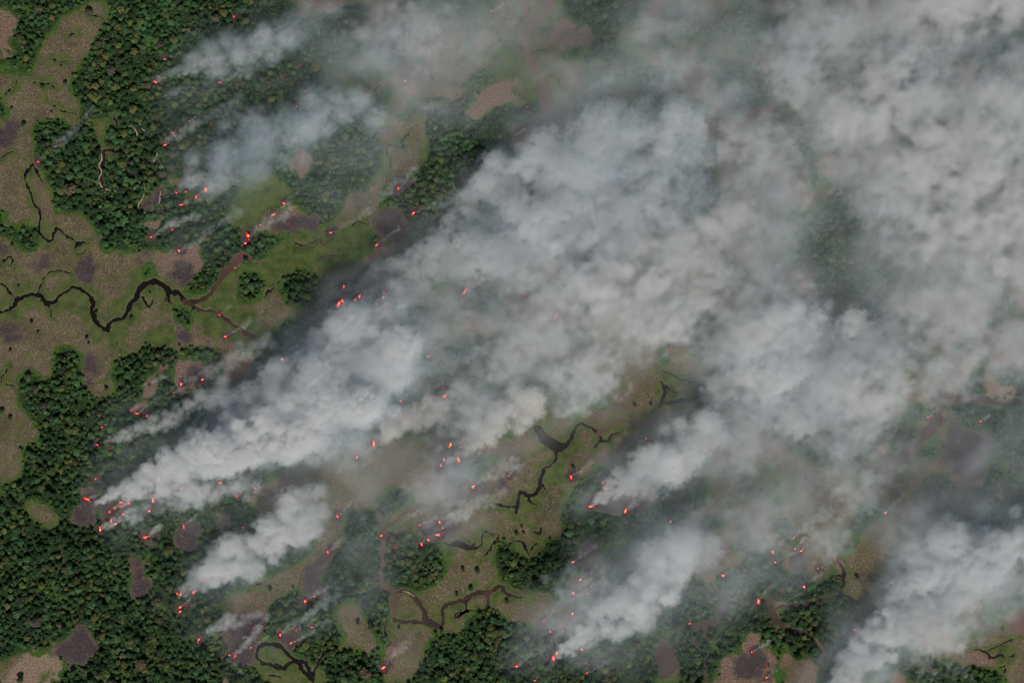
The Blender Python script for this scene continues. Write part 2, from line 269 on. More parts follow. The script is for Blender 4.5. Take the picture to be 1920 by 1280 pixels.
# ------------------------------------------------------------------ land cover survey (S dry meadow, G green grass, F forest, B burnt, R reddish bare, P pale bare, K burnt black with the smoke's shadow painted in)
COVER = '''
M W 640,-70 2010,-70 2010,1360 1262,1360 1275,1200 1262,1050 1280,900 1180,830 1000,650 780,630 640,640 560,720 520,700 640,560 700,470 840,440 960,340 975,250 900,210 780,230 660,200 600,90
S B 740,300 900,170 960,-10 1250,-10 1240,60 1190,160 1230,300 1280,500 1260,690 1100,720 960,720 900,600 760,690 700,600 690,450
S B 200,700 330,670 500,650 520,800 470,880 430,960 300,970 220,1100 180,1280 -40,1280 -10,1180 60,1090 200,960 230,900
S E 1480,600 1925,480 1925,1280 1040,1280 1040,1090 1380,950 1480,800
S H 40,-60 300,-90 700,-60 1000,-90 1420,-20 1410,80 1340,150 1260,240 1240,350 1240,440 1180,480 1140,490 1140,530 1050,580 1010,560 940,490 870,490 860,560 880,640 900,690 960,740 1030,770 1170,770 1190,830 1290,860 1290,890 1190,890 1110,910 1080,950 950,920 850,860 790,860 740,890 690,920 680,980 590,1000 540,1000 480,1080 430,1170 410,1230 330,1290 250,1290 240,1220 240,1140 270,1060 280,950 280,860 300,790 330,765 440,765 540,735 590,665 610,590 630,530 580,480 300,420 200,330 0,300
R A -10,35 50,60 90,110 95,150 60,190 40,220 60,270 50,315 -10,345
S A 612,18 600,90 560,170 520,240 490,310 430,380 410,430 410,500 440,590 465,650 450,700 400,742 360,700 340,680 270,655 215,670 185,720 195,800 172,870 200,940 260,1010 290,1100 300,1180 320,1215 420,1200 480,1230 515,1290 -20,1290 -20,700 30,690 55,650 40,600 0,530 -20,520 -20,430 80,440 170,430 190,400 220,330 220,260 280,180 360,80 430,60 480,30 560,15
F A -20,1165 60,1195 130,1228 150,1290 -20,1290
S D -20,-10 500,-10 560,110 650,135 720,155 860,140 960,150 1060,110 1155,100 1300,230 1480,180 1560,100 1700,40 1925,0 1925,200 1800,330 1700,480 1560,540 1500,650 1250,690 1080,650 970,680 900,680 820,640 790,690 700,720 640,780 640,880 620,960 530,950 480,900 470,800 480,710 440,680 370,665 310,680 300,750 290,850 250,862 220,820 130,800 95,900 100,980 160,1070 230,1130 200,1190 110,1240 120,1290 -20,1290
F D -20,-10 220,-10 222,80 200,128 150,140 100,110 90,60 -20,50
R D 860,145 960,140 1060,120 1155,105 1130,270 1040,330 980,300 900,220
B D 960,240 1040,200 1110,220 1080,300 1030,328 975,290
F D 1150,60 1290,40 1280,250 1230,310 1200,330 1150,380 1090,398 1035,372 1040,320 1100,290 1140,240
F D 1380,210 1440,200 1480,290 1500,350 1470,390 1420,430 1360,430 1330,390 1320,340 1360,290
F D 840,190 875,230 882,272 830,288 800,270 805,220
F D 985,430 1060,450 1110,540 1110,585 1000,560 980,500
F D 1810,195 1919,190 1925,280 1850,270
F E -5,180 60,190 60,260 0,270
G D 820,590 870,550 960,545 1000,600 970,650 880,680 820,640
G D 1290,240 1480,180 1560,100 1700,30 1925,0 2060,-20 2040,200 1960,300 1800,330 1640,330 1560,300 1500,330 1480,250
G D 1070,400 1180,350 1300,400 1360,450 1440,470 1440,560 1380,560 1280,490 1160,465
R D 1050,600 1130,560 1240,600 1280,620 1150,640 1080,635
S D 1090,560 1200,540 1300,560 1400,600 1320,620 1100,620
G D 1140,590 1200,575 1270,600 1200,620
B D 990,610 1030,562 1062,600 1050,650 1010,670
B D 185,190 230,155 275,155 290,190 265,230 215,255 185,235
B D 415,230 445,170 510,155 555,180 560,240 535,310 470,320 420,280
B D -20,80 30,90 50,130 20,160 -20,165
B D -20,560 60,545 100,580 105,620 60,655 20,640 -20,640
B D 760,150 800,130 850,155 820,180 770,175
S D 480,712 560,750 590,790 635,830 642,900 600,942 560,962 510,890 470,850 455,790
B D 482,712 560,750 585,790 575,815 520,830 512,890 470,850 455,790
G D 520,880 600,832 625,840 615,865 560,890
R D 900,768 940,758 930,800 890,840 880,900 850,950 820,960 800,900 830,850
R D 1000,742 1080,760 1180,760 1200,830 1130,900 1010,930 990,850
B D 1060,790 1180,780 1180,830 1110,870 1060,860
R D 740,1010 800,980 830,1010 800,1060 745,1060
R D 1180,1000 1300,1010 1350,1090 1280,1130 1180,1090
R D 1250,680 1380,690 1420,760 1340,900 1260,860 1270,760
F D 1560,300 1690,230 1790,270 1925,300 1925,480 1780,500 1700,440 1600,420
K E -10,280 60,320 250,335 280,420 240,520 100,490 -10,490
S E 640,330 800,280 900,290 1000,330 900,380 760,410 690,390
B E 690,378 760,308 835,305 800,375 750,407 700,395
F E 690,420 810,335 870,360 890,440 800,465 720,450
F E 1770,690 1810,635 1842,720 1830,775 1775,750
F E 1410,960 1460,935 1512,970 1490,1020 1430,1020
F E 1270,960 1340,950 1335,1060 1280,1075
F E 1825,480 1870,470 1885,560 1840,575
F E 1180,860 1330,780 1440,870 1380,960 1200,920
F E 1350,400 1400,400 1410,520 1370,540
F E 610,1130 640,1050 760,975 795,1040 700,1115 620,1175
F E -10,1175 40,1180 60,1240 20,1280 -10,1280
B E 490,1180 560,1148 620,1190 640,1240 600,1290 530,1290
B E 300,800 340,770 390,790 370,835 305,835
F H 200,250 290,200 400,190 400,260 300,340 240,370 200,320
F H -20,300 100,310 190,330 215,420 215,700 275,780 285,900 270,960 250,1000 205,1010 140,950 110,850 -20,830
S H -20,830 100,850 140,950 200,1010 210,1070 140,1120 50,1085 -20,1100
F H -20,960 20,980 25,1040 -20,1060
F H 270,465 340,450 450,510 540,500 630,522 605,640 540,732 430,768 310,752 255,690 255,560
B H 540,70 580,-20 700,-10 725,70 690,120 600,140 550,110
F H 720,40 860,-10 880,20 780,110 700,130
B H 560,160 640,140 690,190 640,250 580,222
R H 420,100 520,130 560,200 450,212 400,160
B H 450,400 540,378 700,390 620,440 500,475 450,440
B H 870,160 940,160 940,210 870,230
G H 1140,120 1280,110 1290,150 1180,180 1130,170
G H 560,500 640,520 620,640 590,600 
B H 1380,240 1440,200 1550,195 1690,225 1725,270 1680,310 1520,335 1420,312 1372,280
B H 1310,560 1420,500 1455,530 1440,620 1412,720 1390,780 1300,805 1310,700 1350,640
R H 1300,700 1400,690 1420,760 1380,790 1300,810
B H 1088,960 1110,900 1180,865 1250,900 1235,970 1150,1012 1098,1000
R H 1230,880 1400,860 1430,920 1330,1010 1240,980
R H 270,1060 335,1058 300,1130 238,1190 245,1120
S I 150,90 280,90 290,0 1100,100 1040,240 960,350 860,480 800,500 700,560 560,330 430,460 330,470 200,330 140,260
F I -20,-20 140,-20 165,180 140,230 60,330 -20,330
F I 140,340 220,350 240,390 190,420 140,390
F I 320,470 480,460 520,540 560,570 560,650 680,660 720,720 800,720 850,650 900,690 860,780 700,820 560,820 330,820 240,800 160,700 330,640 360,560
F I -20,780 60,740 150,740 190,830 170,910 60,950 -20,940
F I 240,850 430,840 490,870 530,950 600,1010 700,1020 780,1110 870,1160 850,1290 760,1290 750,1230 720,1160 520,1110 440,1090 430,1000 390,1000 330,1090 220,1160 150,1290 -20,1290 -20,990 60,990 160,1000 200,930
F I 545,870 700,840 860,800 910,790 960,860 930,960 920,1070 860,1140 780,1080 720,990 600,970 545,920
S I 930,560 1000,470 1080,370 1130,350 1200,420 1250,500 1240,550 1150,570 1130,620 1150,650 1140,710 1180,760 1150,820 1070,820 1000,870 950,840 910,760 920,670 910,600
S I 1060,110 1140,110 1170,260 1150,300 1060,260 1030,200
S I 1200,110 1500,0 1520,90 1370,130 1360,280 1290,335 1220,280 1195,190
S I 1450,1130 1560,1030 1660,1010 1780,950 1800,1000 1925,1020 1925,1290 1780,1290 1760,1200 1640,1190 1500,1170
S I 680,620 760,560 820,640 800,715 720,715
B I 560,570 680,565 685,650 600,655 550,610
R I 220,1160 330,1090 390,1000 430,1010 440,1090 520,1110 510,1250 460,1290 270,1290 210,1200
B I 290,1150 400,1090 470,1140 430,1240 320,1250
R I 640,1290 680,1180 720,1160 750,1230 765,1290
F I 1110,1290 1140,1190 1250,1140 1480,1150 1640,1195 1770,1200 1790,1290
R I 1160,1290 1180,1230 1250,1220 1255,1290
R I 1590,1150 1660,1110 1740,1150 1730,1190 1640,1190
R I 510,1000 560,990 600,1010 560,1030
G I 930,950 1000,900 1040,870 1060,840 1010,920 960,985
G I 1140,570 1230,530 1300,560 1290,640 1200,640 1150,610
F I 1140,650 1200,640 1290,640 1320,740 1240,800 1150,720
G I 430,60 560,100 640,170 560,290 450,250
F I 1370,130 1500,90 1540,180 1500,290 1640,200 1925,60 1925,420 1300,350 1370,290
F I 1040,250 1130,270 1140,320 1060,380 970,420 1000,330
F I 700,-10 1000,-10 1000,70 860,80 720,60
R I 1500,60 1600,130 1560,210 1520,170
B I 1440,-10 1690,-10 1700,80 1640,150 1530,80
B F 1490,1065 1540,1080 1600,1120 1720,1150 1745,1240 1640,1290 1500,1290 1480,1200
F F 30,490 120,475 230,560 232,680 60,710 35,640
F F 700,60 900,-20 1280,40 1290,220 1050,285 960,400 770,410 730,300 700,170
F F 1000,400 1120,400 1100,560 980,560
F F 1010,1010 1080,960 1150,1000 1120,1060 1040,1085
F F 600,1180 680,1140 700,1240 620,1262
F F 900,1180 1040,1170 1090,1240 1000,1290 880,1290
F F 1540,1050 1620,1010 1770,1050 1750,1130 1600,1122
F F 1745,1200 1925,1140 1925,1290 1745,1290
F F 1830,1000 1925,990 1925,1040 1840,1040
F F 1640,780 1720,690 1730,780 1690,860 1670,940 1620,930
R F 620,270 680,200 700,230 742,420 630,412
R F 1340,320 1370,318 1372,400 1310,430
R F 1320,680 1460,560 1500,620 1480,680 1340,702
R F 1720,600 1925,560 1925,780 1780,760
P F 1690,880 1750,800 1790,870 1852,890 1840,940 1770,972 1700,950
F C 210,430 400,340 530,480 500,560 400,600 260,665 200,520
F C 530,900 700,830 765,850 640,1000 570,995
F C 760,1290 800,1180 860,1020 1040,980 1280,1100 1290,1290
F C 230,100 420,20 450,120 260,190
F C 1230,830 1300,850 1310,980 1240,1000
F B 690,480 830,370 860,430 820,545 700,560
G B 800,280 1000,260 1020,420 880,460 820,360
R B 720,230 860,130 890,160 780,275
R B 540,500 660,490 640,550 550,545
R B 560,320 620,290 620,350
R B 830,480 960,470 940,580 800,680 740,670 740,590
F B 1250,30 1420,-10 1510,120 1480,205 1400,180 1280,90
R B 1190,160 1260,100 1400,190 1360,270 1230,285
F B 480,640 620,560 680,700 740,690 820,620 950,560 1000,600 1110,560 1120,650 940,720 980,850 990,990 900,1000 760,1130 690,1290 480,1290 340,1280 340,1210 420,1190 420,1080 400,1020 470,960 480,830
R B 950,740 1080,670 1100,720 1020,830 960,800
B B 40,1060 90,1010 135,1040 130,1110 100,1162 60,1110
B B 190,1210 260,1150 320,1170 362,1240 360,1330 190,1330
B B 280,1020 360,970 420,1050 410,1090 330,1090 270,1110
F B 280,1120 400,1080 430,1130 380,1190 310,1170
F B -20,920 120,880 212,960 150,1065 60,1085 -20,1000
R A 1640,840 1740,860 1755,940 1690,1000 1640,960
R A 1380,1010 1460,1040 1420,1110 1370,1090
G A 1400,1000 1560,1000 1640,1100 1560,1290 1330,1290 1290,1200 1340,1080
S A 1500,1180 1700,1180 1760,1290 1490,1290
S A 530,680 605,670 615,720 590,800 600,845 570,850 545,760 525,710
S A 600,870 645,850 635,900 590,950
B A 805,1155 860,1080 905,1040 912,1080 890,1150 850,1172
R A 950,1010 990,980 1045,1010 1010,1050 970,1062
B A -20,720 60,700 100,730 70,790 40,830 -20,840
R A 830,1240 900,1230 900,1290 830,1290
B A 1550,1250 1680,1200 1780,1220 1780,1290 1560,1300
S G -20,15 110,20 125,80 80,140 -20,172
S G 140,260 200,260 290,310 345,370 290,412 220,390 170,330
B G 470,190 510,165 545,200 535,240 510,275 475,285
B G 405,320 460,290 520,310 515,372 450,382
B G 530,265 650,280 730,330 640,385 560,330
B G 795,430 890,440 885,490 840,522 800,480
B G 985,460 1020,410 1120,370 1138,480 1050,570 1000,540
B G 743,600 800,580 818,620 790,670 850,730 790,802 740,770 750,690
B G 288,1075 410,1040 415,980 460,950 510,990 542,1130 420,1200 360,1140
S G 1250,920 1270,800 1400,730 1640,620 1780,500 1640,300 1480,330 1420,240 1640,60 1925,20 1925,480 1840,540 1740,600 1690,700 1640,760 1560,800 1510,860 1500,990 1450,900 1300,920
P G 1228,320 1300,318 1302,400 1282,420 1228,410
P G 1385,280 1450,220 1540,180 1552,230 1480,262
F G 1320,300 1420,290 1440,370 1370,420 1310,390
R G 1500,190 1600,160 1650,290 1540,320 1480,280
B G 1255,1010 1300,920 1430,888 1492,930 1500,985 1440,1050 1425,1170 1340,1182 1275,1150 1290,1080
B G 1690,720 1740,610 1840,540 1882,560 1820,640 1800,700 1835,780 1750,792 1690,760
B G 1565,1000 1620,980 1700,960 1690,1030 1640,1072 1568,1050
P G -20,1200 100,1130 200,1100 290,1110 350,1150 320,1230 300,1290 -20,1290
S G -20,1190 60,1130 170,1090 120,1150 30,1250 -20,1290
G G 215,1220 250,1200 285,1220 270,1255 225,1250
S G 1420,1190 1440,1100 1480,1050 1580,1060 1620,1110 1680,1140 1770,1180 1842,1250 1820,1290 1540,1290 1480,1230
R G 1230,1265 1290,1262 1300,1290 1220,1290
B E 190,30 300,-5 385,20 330,85 230,62
R A 1690,0 1925,-20 1925,60 1800,50 1720,40
'''
RIVERS = '''
river D 0 -30,468,18 40,463,18 80,440,20 120,395,20 170,375,20 215,385,24 260,420,22 300,415,22 350,375,20 390,345,18 440,345,18 490,365,22 515,400,26 520,450,28 528,500,26 555,545,24 590,570,26 612,572,34 612,548,26 640,520,24 690,505,22 715,480,24 735,430,28 765,390,34 785,350,36 815,315,34 860,305,32 905,318,34 945,345,30 965,362,30 1000,365,22 1025,390,24 1045,425,36
river D 0.45 1045,425,36 1100,420,30 1150,395,28 1195,350,28 1235,295,30 1265,260,34 1300,220,46 1335,185,62 1370,158,36 1400,165,14 1440,190,12 1475,185,10
river D 0.35 1045,425,30 1090,455,20 1150,468,16 1220,475,14 1280,520,20 1340,560,26 1400,605,32 1460,650,30 1500,690,20
creek D 0 0,310,10 30,325,12 55,365,12 80,390,9 115,397,9
creek D 0 205,370,10 230,310,12 260,270,10 285,240,10 340,245,9 410,250,6
creek D 0 260,420,14 285,465,12 290,495,9 305,515,6
creek D 0 800,400,18 825,440,14 850,440,12 855,410,9 870,385,8
creek D 0 945,370,26 945,400,22 965,420,10
creek D 0.3 930,400,8 925,440,7 920,465,6
creek D 0 0,215,8 45,165,12 75,180,10 65,210,9 90,240,7
creek D 0 0,170,8 22,192,8
creek W 0 58.5,305,4 53,320,5 46,328,5 49,347,4.5 60,365,4.5 70,387,4.5 77,407,4.5 74,440,4 87,450,4.5 91,455,4 97,449,4.5 103,435,5 108,429,5 117,438,4.5 137,449,4 143,460,5 153,455,4 167,455,3
creek D 0 425,100,12 420,130,10 440,150,10 480,130,8
creek A 0 175,915,11 210,980,10 245,1020,9 270,1055,7
creek D 0 45,785,6 20,830,7 15,870,7 85,885,7
creek D 0.2 655,635,7 663,670,9 690,690,6
creek D 0 1640,45,7 1680,90,8 1740,85,8 1790,60,8 1815,95,8 1860,70,8 1900,50,7
creek D 0 1535,330,9 1500,380,9 1480,385,7
creek D 0 1600,240,7 1590,285,7 1550,315,7
creek D 0.2 1775,170,7 1860,155,9 1919,160,10
creek D 0.3 1780,210,7 1820,270,9 1840,330,9
creek D 0 815,645,7 880,675,7 940,700,7 990,755,7
creek A 0 460,60,7 510,80,7 570,100,8 610,140,8
creek A 0 380,205,7 400,188,8 430,190,7
creek A 0 280,335,7 330,345,8 385,338,7
creek A 0 190,460,8 240,470,8 290,480,8 315,505,7
creek A 0 115,440,7 90,480,8 50,510,8 25,535,7
creek A 0 275,580,7 320,600,8 370,635,9 435,640,7
creek A 0 -10,890,8 40,870,9 75,855,7
creek A 0.1 580,855,20 572,920,30 565,990,18 580,1050,9
creek A 0.1 600,855,16 680,845,9
creek A 0.15 700,970,10 720,900,14 760,875,12 820,880,14 850,910,14 880,900,10
creek A 0.15 700,975,12 760,990,20 800,1040,10
creek A 0.2 900,920,10 950,950,12 1010,945,11 1070,955,8
creek A 0 640,650,8 660,700,10 705,740,8
creek A 0 300,890,7 370,870,9 405,895,7
creek A 0 800,1200,9 860,1190,10 900,1180,9 960,1195,8 1000,1200,7
creek A 0 700,1190,7 680,1230,8 660,1270,7
creek A 0 940,850,8 1010,845,8 1080,850,8 1130,880,9 1180,910,9
creek A 0 1655,530,7 1690,590,7
river B 1.0 1035,-20,30 1035,60,34 1050,110,40 1062,150,55
river B 1.0 1180,-20,50 1160,50,56 1120,110,56 1062,150,55 1042,200,50 1040,260,56 1060,320,60 1090,390,60 1120,450,56 1135,520,55 1150,580,60 1180,640,66 1240,670,60
creek B 0.3 1010,275,12 960,235,12 900,230,12 850,265,10 790,305,9 740,340,7
creek B 0.2 1085,290,10 1130,283,10 1190,285,9
creek B 0.2 1150,410,8 1210,430,9 1230,480,9 1270,510,8
creek B 0.2 375,660,10 410,625,10 440,585,8 480,580,7
creek B 0.1 250,830,9 270,900,9 265,950,9 245,1010,8 270,1040,7
creek B 0.1 250,830,8 310,820,9 345,835,10 340,790,10 375,760,10
creek B 0.2 180,510,14 210,450,10 240,440,8
creek B 0.2 185,520,10 220,570,9 240,600,7
creek B 0.2 165,600,8 190,660,8
creek B 0 60,1270,8 90,1250,8 130,1260,7
creek B 0.1 975,515,8 1030,550,9
creek B 0.5 1160,730,12 1190,680,14 1240,665,20
creek B 0.4 1230,610,9 1270,590,8
river C 1.3 240,700,50 330,680,60 400,650,60 480,620,40 580,580,12
river C 0.7 450,930,50 520,910,46 600,860,22 680,815,10 740,795,8
river C 0.7 690,950,30 620,1000,66 580,1080,78 540,1160,84 500,1230,84 480,1290,80
creek E 0.1 1055,1105,12 1110,1120,14 1160,1165,14 1200,1215,22
river E 0.1 1055,1105,14 1110,1150,25 1150,1200,50 1200,1225,56 1250,1230,36 1290,1200,22 1305,1150,18 1340,1110,16 1390,1115,16 1440,1155,24 1460,1190,20 1425,1230,9
creek E 0.1 1460,1195,18 1500,1190,20 1530,1160,12 1560,1150,9 1580,1170,7
river E 0.8 1450,1155,14 1490,1115,14 1560,1085,26 1640,1090,26 1720,1105,30 1770,1070,34 1790,1000,18
river E 0.1 1790,990,20 1805,960,22 1820,900,18 1800,860,10
creek E 0.1 1815,880,10 1850,920,10 1890,930,8
river E 0.1 1790,990,20 1850,985,22 1919,975,28 1980,968,28 2050,955,26 2080,940,18
creek E 0.1 1790,795,8 1830,820,10 1880,840,14 1919,855,14 1980,870,18 2040,895,18
creek E 0 1650,1220,8 1670,1185,9 1700,1175,8
creek E 0.3 1310,580,14 1360,600,24 1410,570,26 1440,530,26 1480,500,20
river H 0.05 545,-50,16 565,0,16 562,5,16
river H 0.05 1195,-55,20 1208,0,17 1195,45,14 1150,70,14 1130,110,18 1115,160,22 1105,205,18 1070,230,20 1020,210,20 995,240,18 990,290,22 985,325,18
creek H 0.05 1000,295,14 950,290,14 910,280,12 880,275,14 830,290,8
creek H 0.05 1070,230,12 1060,260,10 1100,285,7
creek H 0.05 1125,170,9 1145,190,7
creek H 0.1 575,495,9 610,505,16 655,490,34 700,510,36 730,520,30 780,500,12 790,440,10 820,425,9 860,455,9
creek H 0.1 735,510,16 742,483,7
creek H 0 880,450,7 870,480,8 840,520,10 815,570,8
creek H 0 720,555,8 770,585,7
creek H 0.05 935,495,8 1000,480,10 1020,510,18 1055,555,11 1080,510,9 1125,490,8
pond H 0.15 1080,425,10 1108,435,26 1115,405,8
river H 0.75 185,320,20 230,380,40 240,440,50 240,520,50 235,600,40 230,680,34 240,730,38 290,765,34 305,800,30 295,850,34 305,890,34 300,935,24
river H 0.25 300,935,24 360,940,18 420,935,20 470,930,38 510,945,36 560,962,18 570,920,20 565,880,20 590,845,24 640,825,24 690,815,30 720,785,24 780,768,24 840,765,30 890,735,22 920,765,20 960,790,18 1020,805,14
river H 0.6 250,450,36 310,440,28 360,420,12
creek H 0.3 320,762,18 380,775,20 440,820,24 465,870,22 465,920,24
creek H 0.4 825,770,30 825,850,22
creek H 0.1 700,830,11 700,880,9 650,890,9 640,915,8 690,890,12 740,880,7
creek H 0 850,860,8 865,920,7 880,975,7
creek H 0 255,940,8 255,1000,8 270,1050,8 255,1080,7
creek H 0 1080,965,7 1000,1030,7
creek H 0 990,630,7 995,690,8
creek H 0.1 1135,660,7 1070,680,9 1055,720,8 1045,765,8
pond H 0.4 1776,1028,10 1796,1052,36 1806,1092,78 1826,1140,118 1838,1180,110 1820,1222,64 1800,1248,22
creek H 0.3 1850,1090,14 1885,1060,12 1925,960,12
river F 0.5 1980,972,24 1850,970,30 1780,985,28 1700,965,38 1600,960,42 1500,960,54 1440,950,76 1390,900,56 1340,840,40 1310,790,26
river F 0.5 1440,980,84 1440,1060,56 1400,1130,66 1340,1180,60 1290,1230,66 1240,1290,76 1170,1340,66 1020,1370,50
creek F 0.3 1870,930,9 1890,890,10
river I 0.55 1160,40,90 1180,100,80 1185,160,68 1190,220,68 1210,280,104 1260,340,104 1320,410,80 1380,510,66
creek I 0.1 1095,115,14 1060,150,14 1045,210,12 1010,260,9
creek I 0.1 965,370,18 945,410,16 890,430,14 875,480,18 910,495,10 930,475,8
creek I 0.1 870,490,12 870,560,9 880,610,9 905,640,11 915,680,22 890,750,22 870,790,24
creek I 0.1 885,775,18 930,800,16 950,850,16 990,880,14 1030,830,14 1070,830,9
creek I 0.1 865,680,10 905,675,16
river I 0.3 870,785,18 800,810,16 730,825,16 650,850,20 580,845,12 530,860,10
river I 0.4 480,815,40 500,860,40 530,930,34 580,970,24 640,995,18 690,1000,20 730,1040,16 770,1090,9 790,1120,7
river I 0.5 480,820,20 420,825,16 330,830,16 240,830,26
river I 0.4 150,720,8 190,770,20 220,830,46 210,890,58 150,950,58 80,965,40 -30,965,40
pond I 0.5 130,990,40 145,1015,34
creek I 0.5 50,1000,9 70,1070,12 110,1130,14 130,1200,12 140,1290,10
pond I 1.25 1850,890,30 1890,930,100 1940,960,130
creek I 0 260,210,7 285,245,7
creek I 0 260,270,9 290,330,13 325,390,12 300,430,7
creek I 0 340,240,8 395,175,7
creek I 0.1 1640,1100,8 1690,1095,10 1730,1140,14 1790,1130,14 1810,1150,8
creek I 0.1 1720,1100,7 1780,1065,7 1850,1035,7
creek I 0 1830,1140,7 1860,1120,7
creek I 0 1785,1200,7 1810,1185,8 1815,1210,8 1800,1230,7
creek I 0 1620,1050,7 1600,1070,7
river G 0 1445,1115,18 1452,1085,20 1480,1068,24 1520,1066,26 1575,1080,24 1610,1115,22 1660,1150,20 1720,1170,24 1745,1220,20 1758,1250,32
river G 0 1445,1110,18 1450,1150,20 1490,1170,24 1550,1190,24 1600,1195,22 1640,1170,20 1680,1160,22
river G 0 1680,1165,26 1700,1210,26 1745,1250,28
creek G 0 1765,1245,16 1775,1190,12 1800,1140,8 1835,1095,7
creek G 0 1525,1235,7 1580,1250,7
creek G 0 1420,725,7 1450,730,8 1480,710,7
creek G 0.3 340,500,7 330,540,8 360,580,8 375,620,7
creek G 0 175,140,7 220,150,8 260,180,8 270,215,7
creek G 0 210,40,7 260,80,8 310,120,7
'''  # last two creeks are black shadow lines in the forest, drawn as water
BANKS = '''
A 540,850 558,840 577,836
A 572,862 572,900 557,930 572,968 556,1008 575,1055 620,1071 665,1073 690,1050 715,1040
A 752,1000 800,1040 816,1062 805,1110 780,1155 795,1197 840,1190
A 725,710 745,712 770,750 766,790
A 785,690 800,725 835,752
A 890,840 876,890 852,920
A 745,1080 765,1050
A 905,1072 896,1148
B 622,1010 640,1060 660,1090 640,1130
B 675,985 695,1020
H 345,764 370,768 400,785 415,796
'''
POLYS = []
for line in COVER.strip().splitlines():
    k, t, rest = line.split(' ', 2)
    POLYS.append((k, conv(t, nums(rest))))
STREAMS = []  # third creek from the list's end is a brown trail laid as water
for line in RIVERS.strip().splitlines():
    name, t, mud, rest = line.split(' ', 3)
    STREAMS.append((name, float(mud), smooth_open(conv(t, nums(rest)), 4.0)))

FIRES = '''
A 873,462,3 928,335,2 1237,465,2 1316,95,2 1440,198,2 1551,170,1.5 1411,285,1.2 1688,372,1.2 1604,418,1.2 1716,515,1.5 1669,597,1.6 1064,684,1.6 971,747,2 930,817,2.6 1190,695,1.2 215,910,2 992,1085,2 1047,1080,2.2 1160,1070,4 1102,1110,3 1020,1153,3 1594,1143,2.6 1537,1209,3.2 1463,1265,2 1622,1260,1.2 1070,955,1.2
B 843,66,1.6 369,192,1.7 297,290,1.6 489,295,1.6 360,455,2.6 322,1060,2.6 405,1200,3.2 1045,603,1.2
D 852,53,2.6 968,12,2 1008,131,2.6 1397,45,5 1382,88,2.8 1320,226,1.6 1355,150,1.4 1860,28,2.6 1908,425,4.8 1268,612,3.2 1234,490,2 1020,878,3 1140,853,2.6 978,926,1.6 738,1025,1.6 772,1044,2.6 828,1056,2 920,1072,1.2 575,1121,1.6 548,1220,1.9 630,1198,1.2 615,1241,1.2 1588,740,3 1637,758,2 1650,820,2 1618,896,2.6 1704,984,2 1687,1027,1.4 1674,1072,1.2 1640,1105,3
E 200,97,2.6 15,330,3 8,415,3.6 78,403,2 102,386,2.6 125,393,1.4 240,365,1.6 237,392,2 200,426,1.4 244,436,4.4 320,435,1.2 235,491,2.2 694,360,3.8 1040,374,1.2 1208,493,3.2 1131,570,1.2 381,691,1.2 489,722,2.6 347,833,3 725,835,1.2 733,877,1.2 570,905,1.4 583,945,3.6 335,974,1.6 209,1050,1.6 333,1086,2 182,1215,4.8 613,1222,3.8 672,1235,1.6 1836,684,1.6 1715,1182,1.4
F 1380,1065,1.6 1670,1087,2
G 490,247,4.4 540,132,2 683,265,3.2 643,297,2.4 680,287,2 724,272,2.8 617,320,2.2 694,332,2.6 862,255,4.2 840,315,3 893,140,4.6 1018,186,3 1240,152,3 1260,187,1.3 1217,198,1.2 1332,229,2.2 1414,76,2 1212,42,1.6 1250,42,2 627,366,2.6 652,385,2.6 565,415,3.8 820,461,3.8 840,452,1.8 1033,398,3 1435,185,2 1430,205,1.6 1898,342,2.6 1845,546,3 997,778,2.2 1017,782,2.6 1090,770,3 1148,712,2.2 1168,694,1.7 1017,852,2.8 1016,878,2.8 1056,846,1.4 1716,817,3.8 1767,794,2 1117,1040,3.2 1576,1012,3.2 1664,985,2 1757,967,2.2 1638,1055,2.6 1428,972,2 1411,1081,2 1293,1122,2.2 1322,1130,2.6 1365,407,1.3
H 88,12,2.6 577,25,3 563,55,3.6 660,25,4.2 742,177,3.8 941,117,2.2 1291,122,3 225,453,3 440,392,2 553,375,3 572,410,1.6 543,449,3.8 490,474,2.6 450,498,3 303,520,1.5 1473,152,2.2 1488,188,3 1560,226,2.6 1405,288,3.6 1598,313,3.8 1670,185,3 1720,190,2 1740,165,2 1851,373,2.2 1302,600,2.6 1345,700,3 1305,776,3 1300,812,2 1385,778,1.7 1405,735,2 1300,890,3 1472,873,2.6 1140,931,1.7 1177,992,2.2 1252,988,2.2 1192,1142,4.8 1210,1107,2.6 985,1186,3 1352,1090,2.6 1386,1081,1.6 1380,1223,2 1369,1168,1.3 1090,1262,2 237,1194,3.8
I 505,542,3 521,602,2.6 632,528,2.2 667,538,2.6 760,636,1.6 228,676,2.6 425,821,3.8 38,945,2 557,763,1.4 682,737,2.6 1138,324,2.6 967,982,2.6 980,1007,1.9 390,1107,2.2 473,1187,1.2 475,1248,2.2 625,462,2
'''
fires = []
for line in FIRES.strip().splitlines():
    t, rest = line.split(' ', 1); fires += [(p[0], p[1], s[2]) for p, s in zip(conv(t, nums(rest)), nums(rest))]
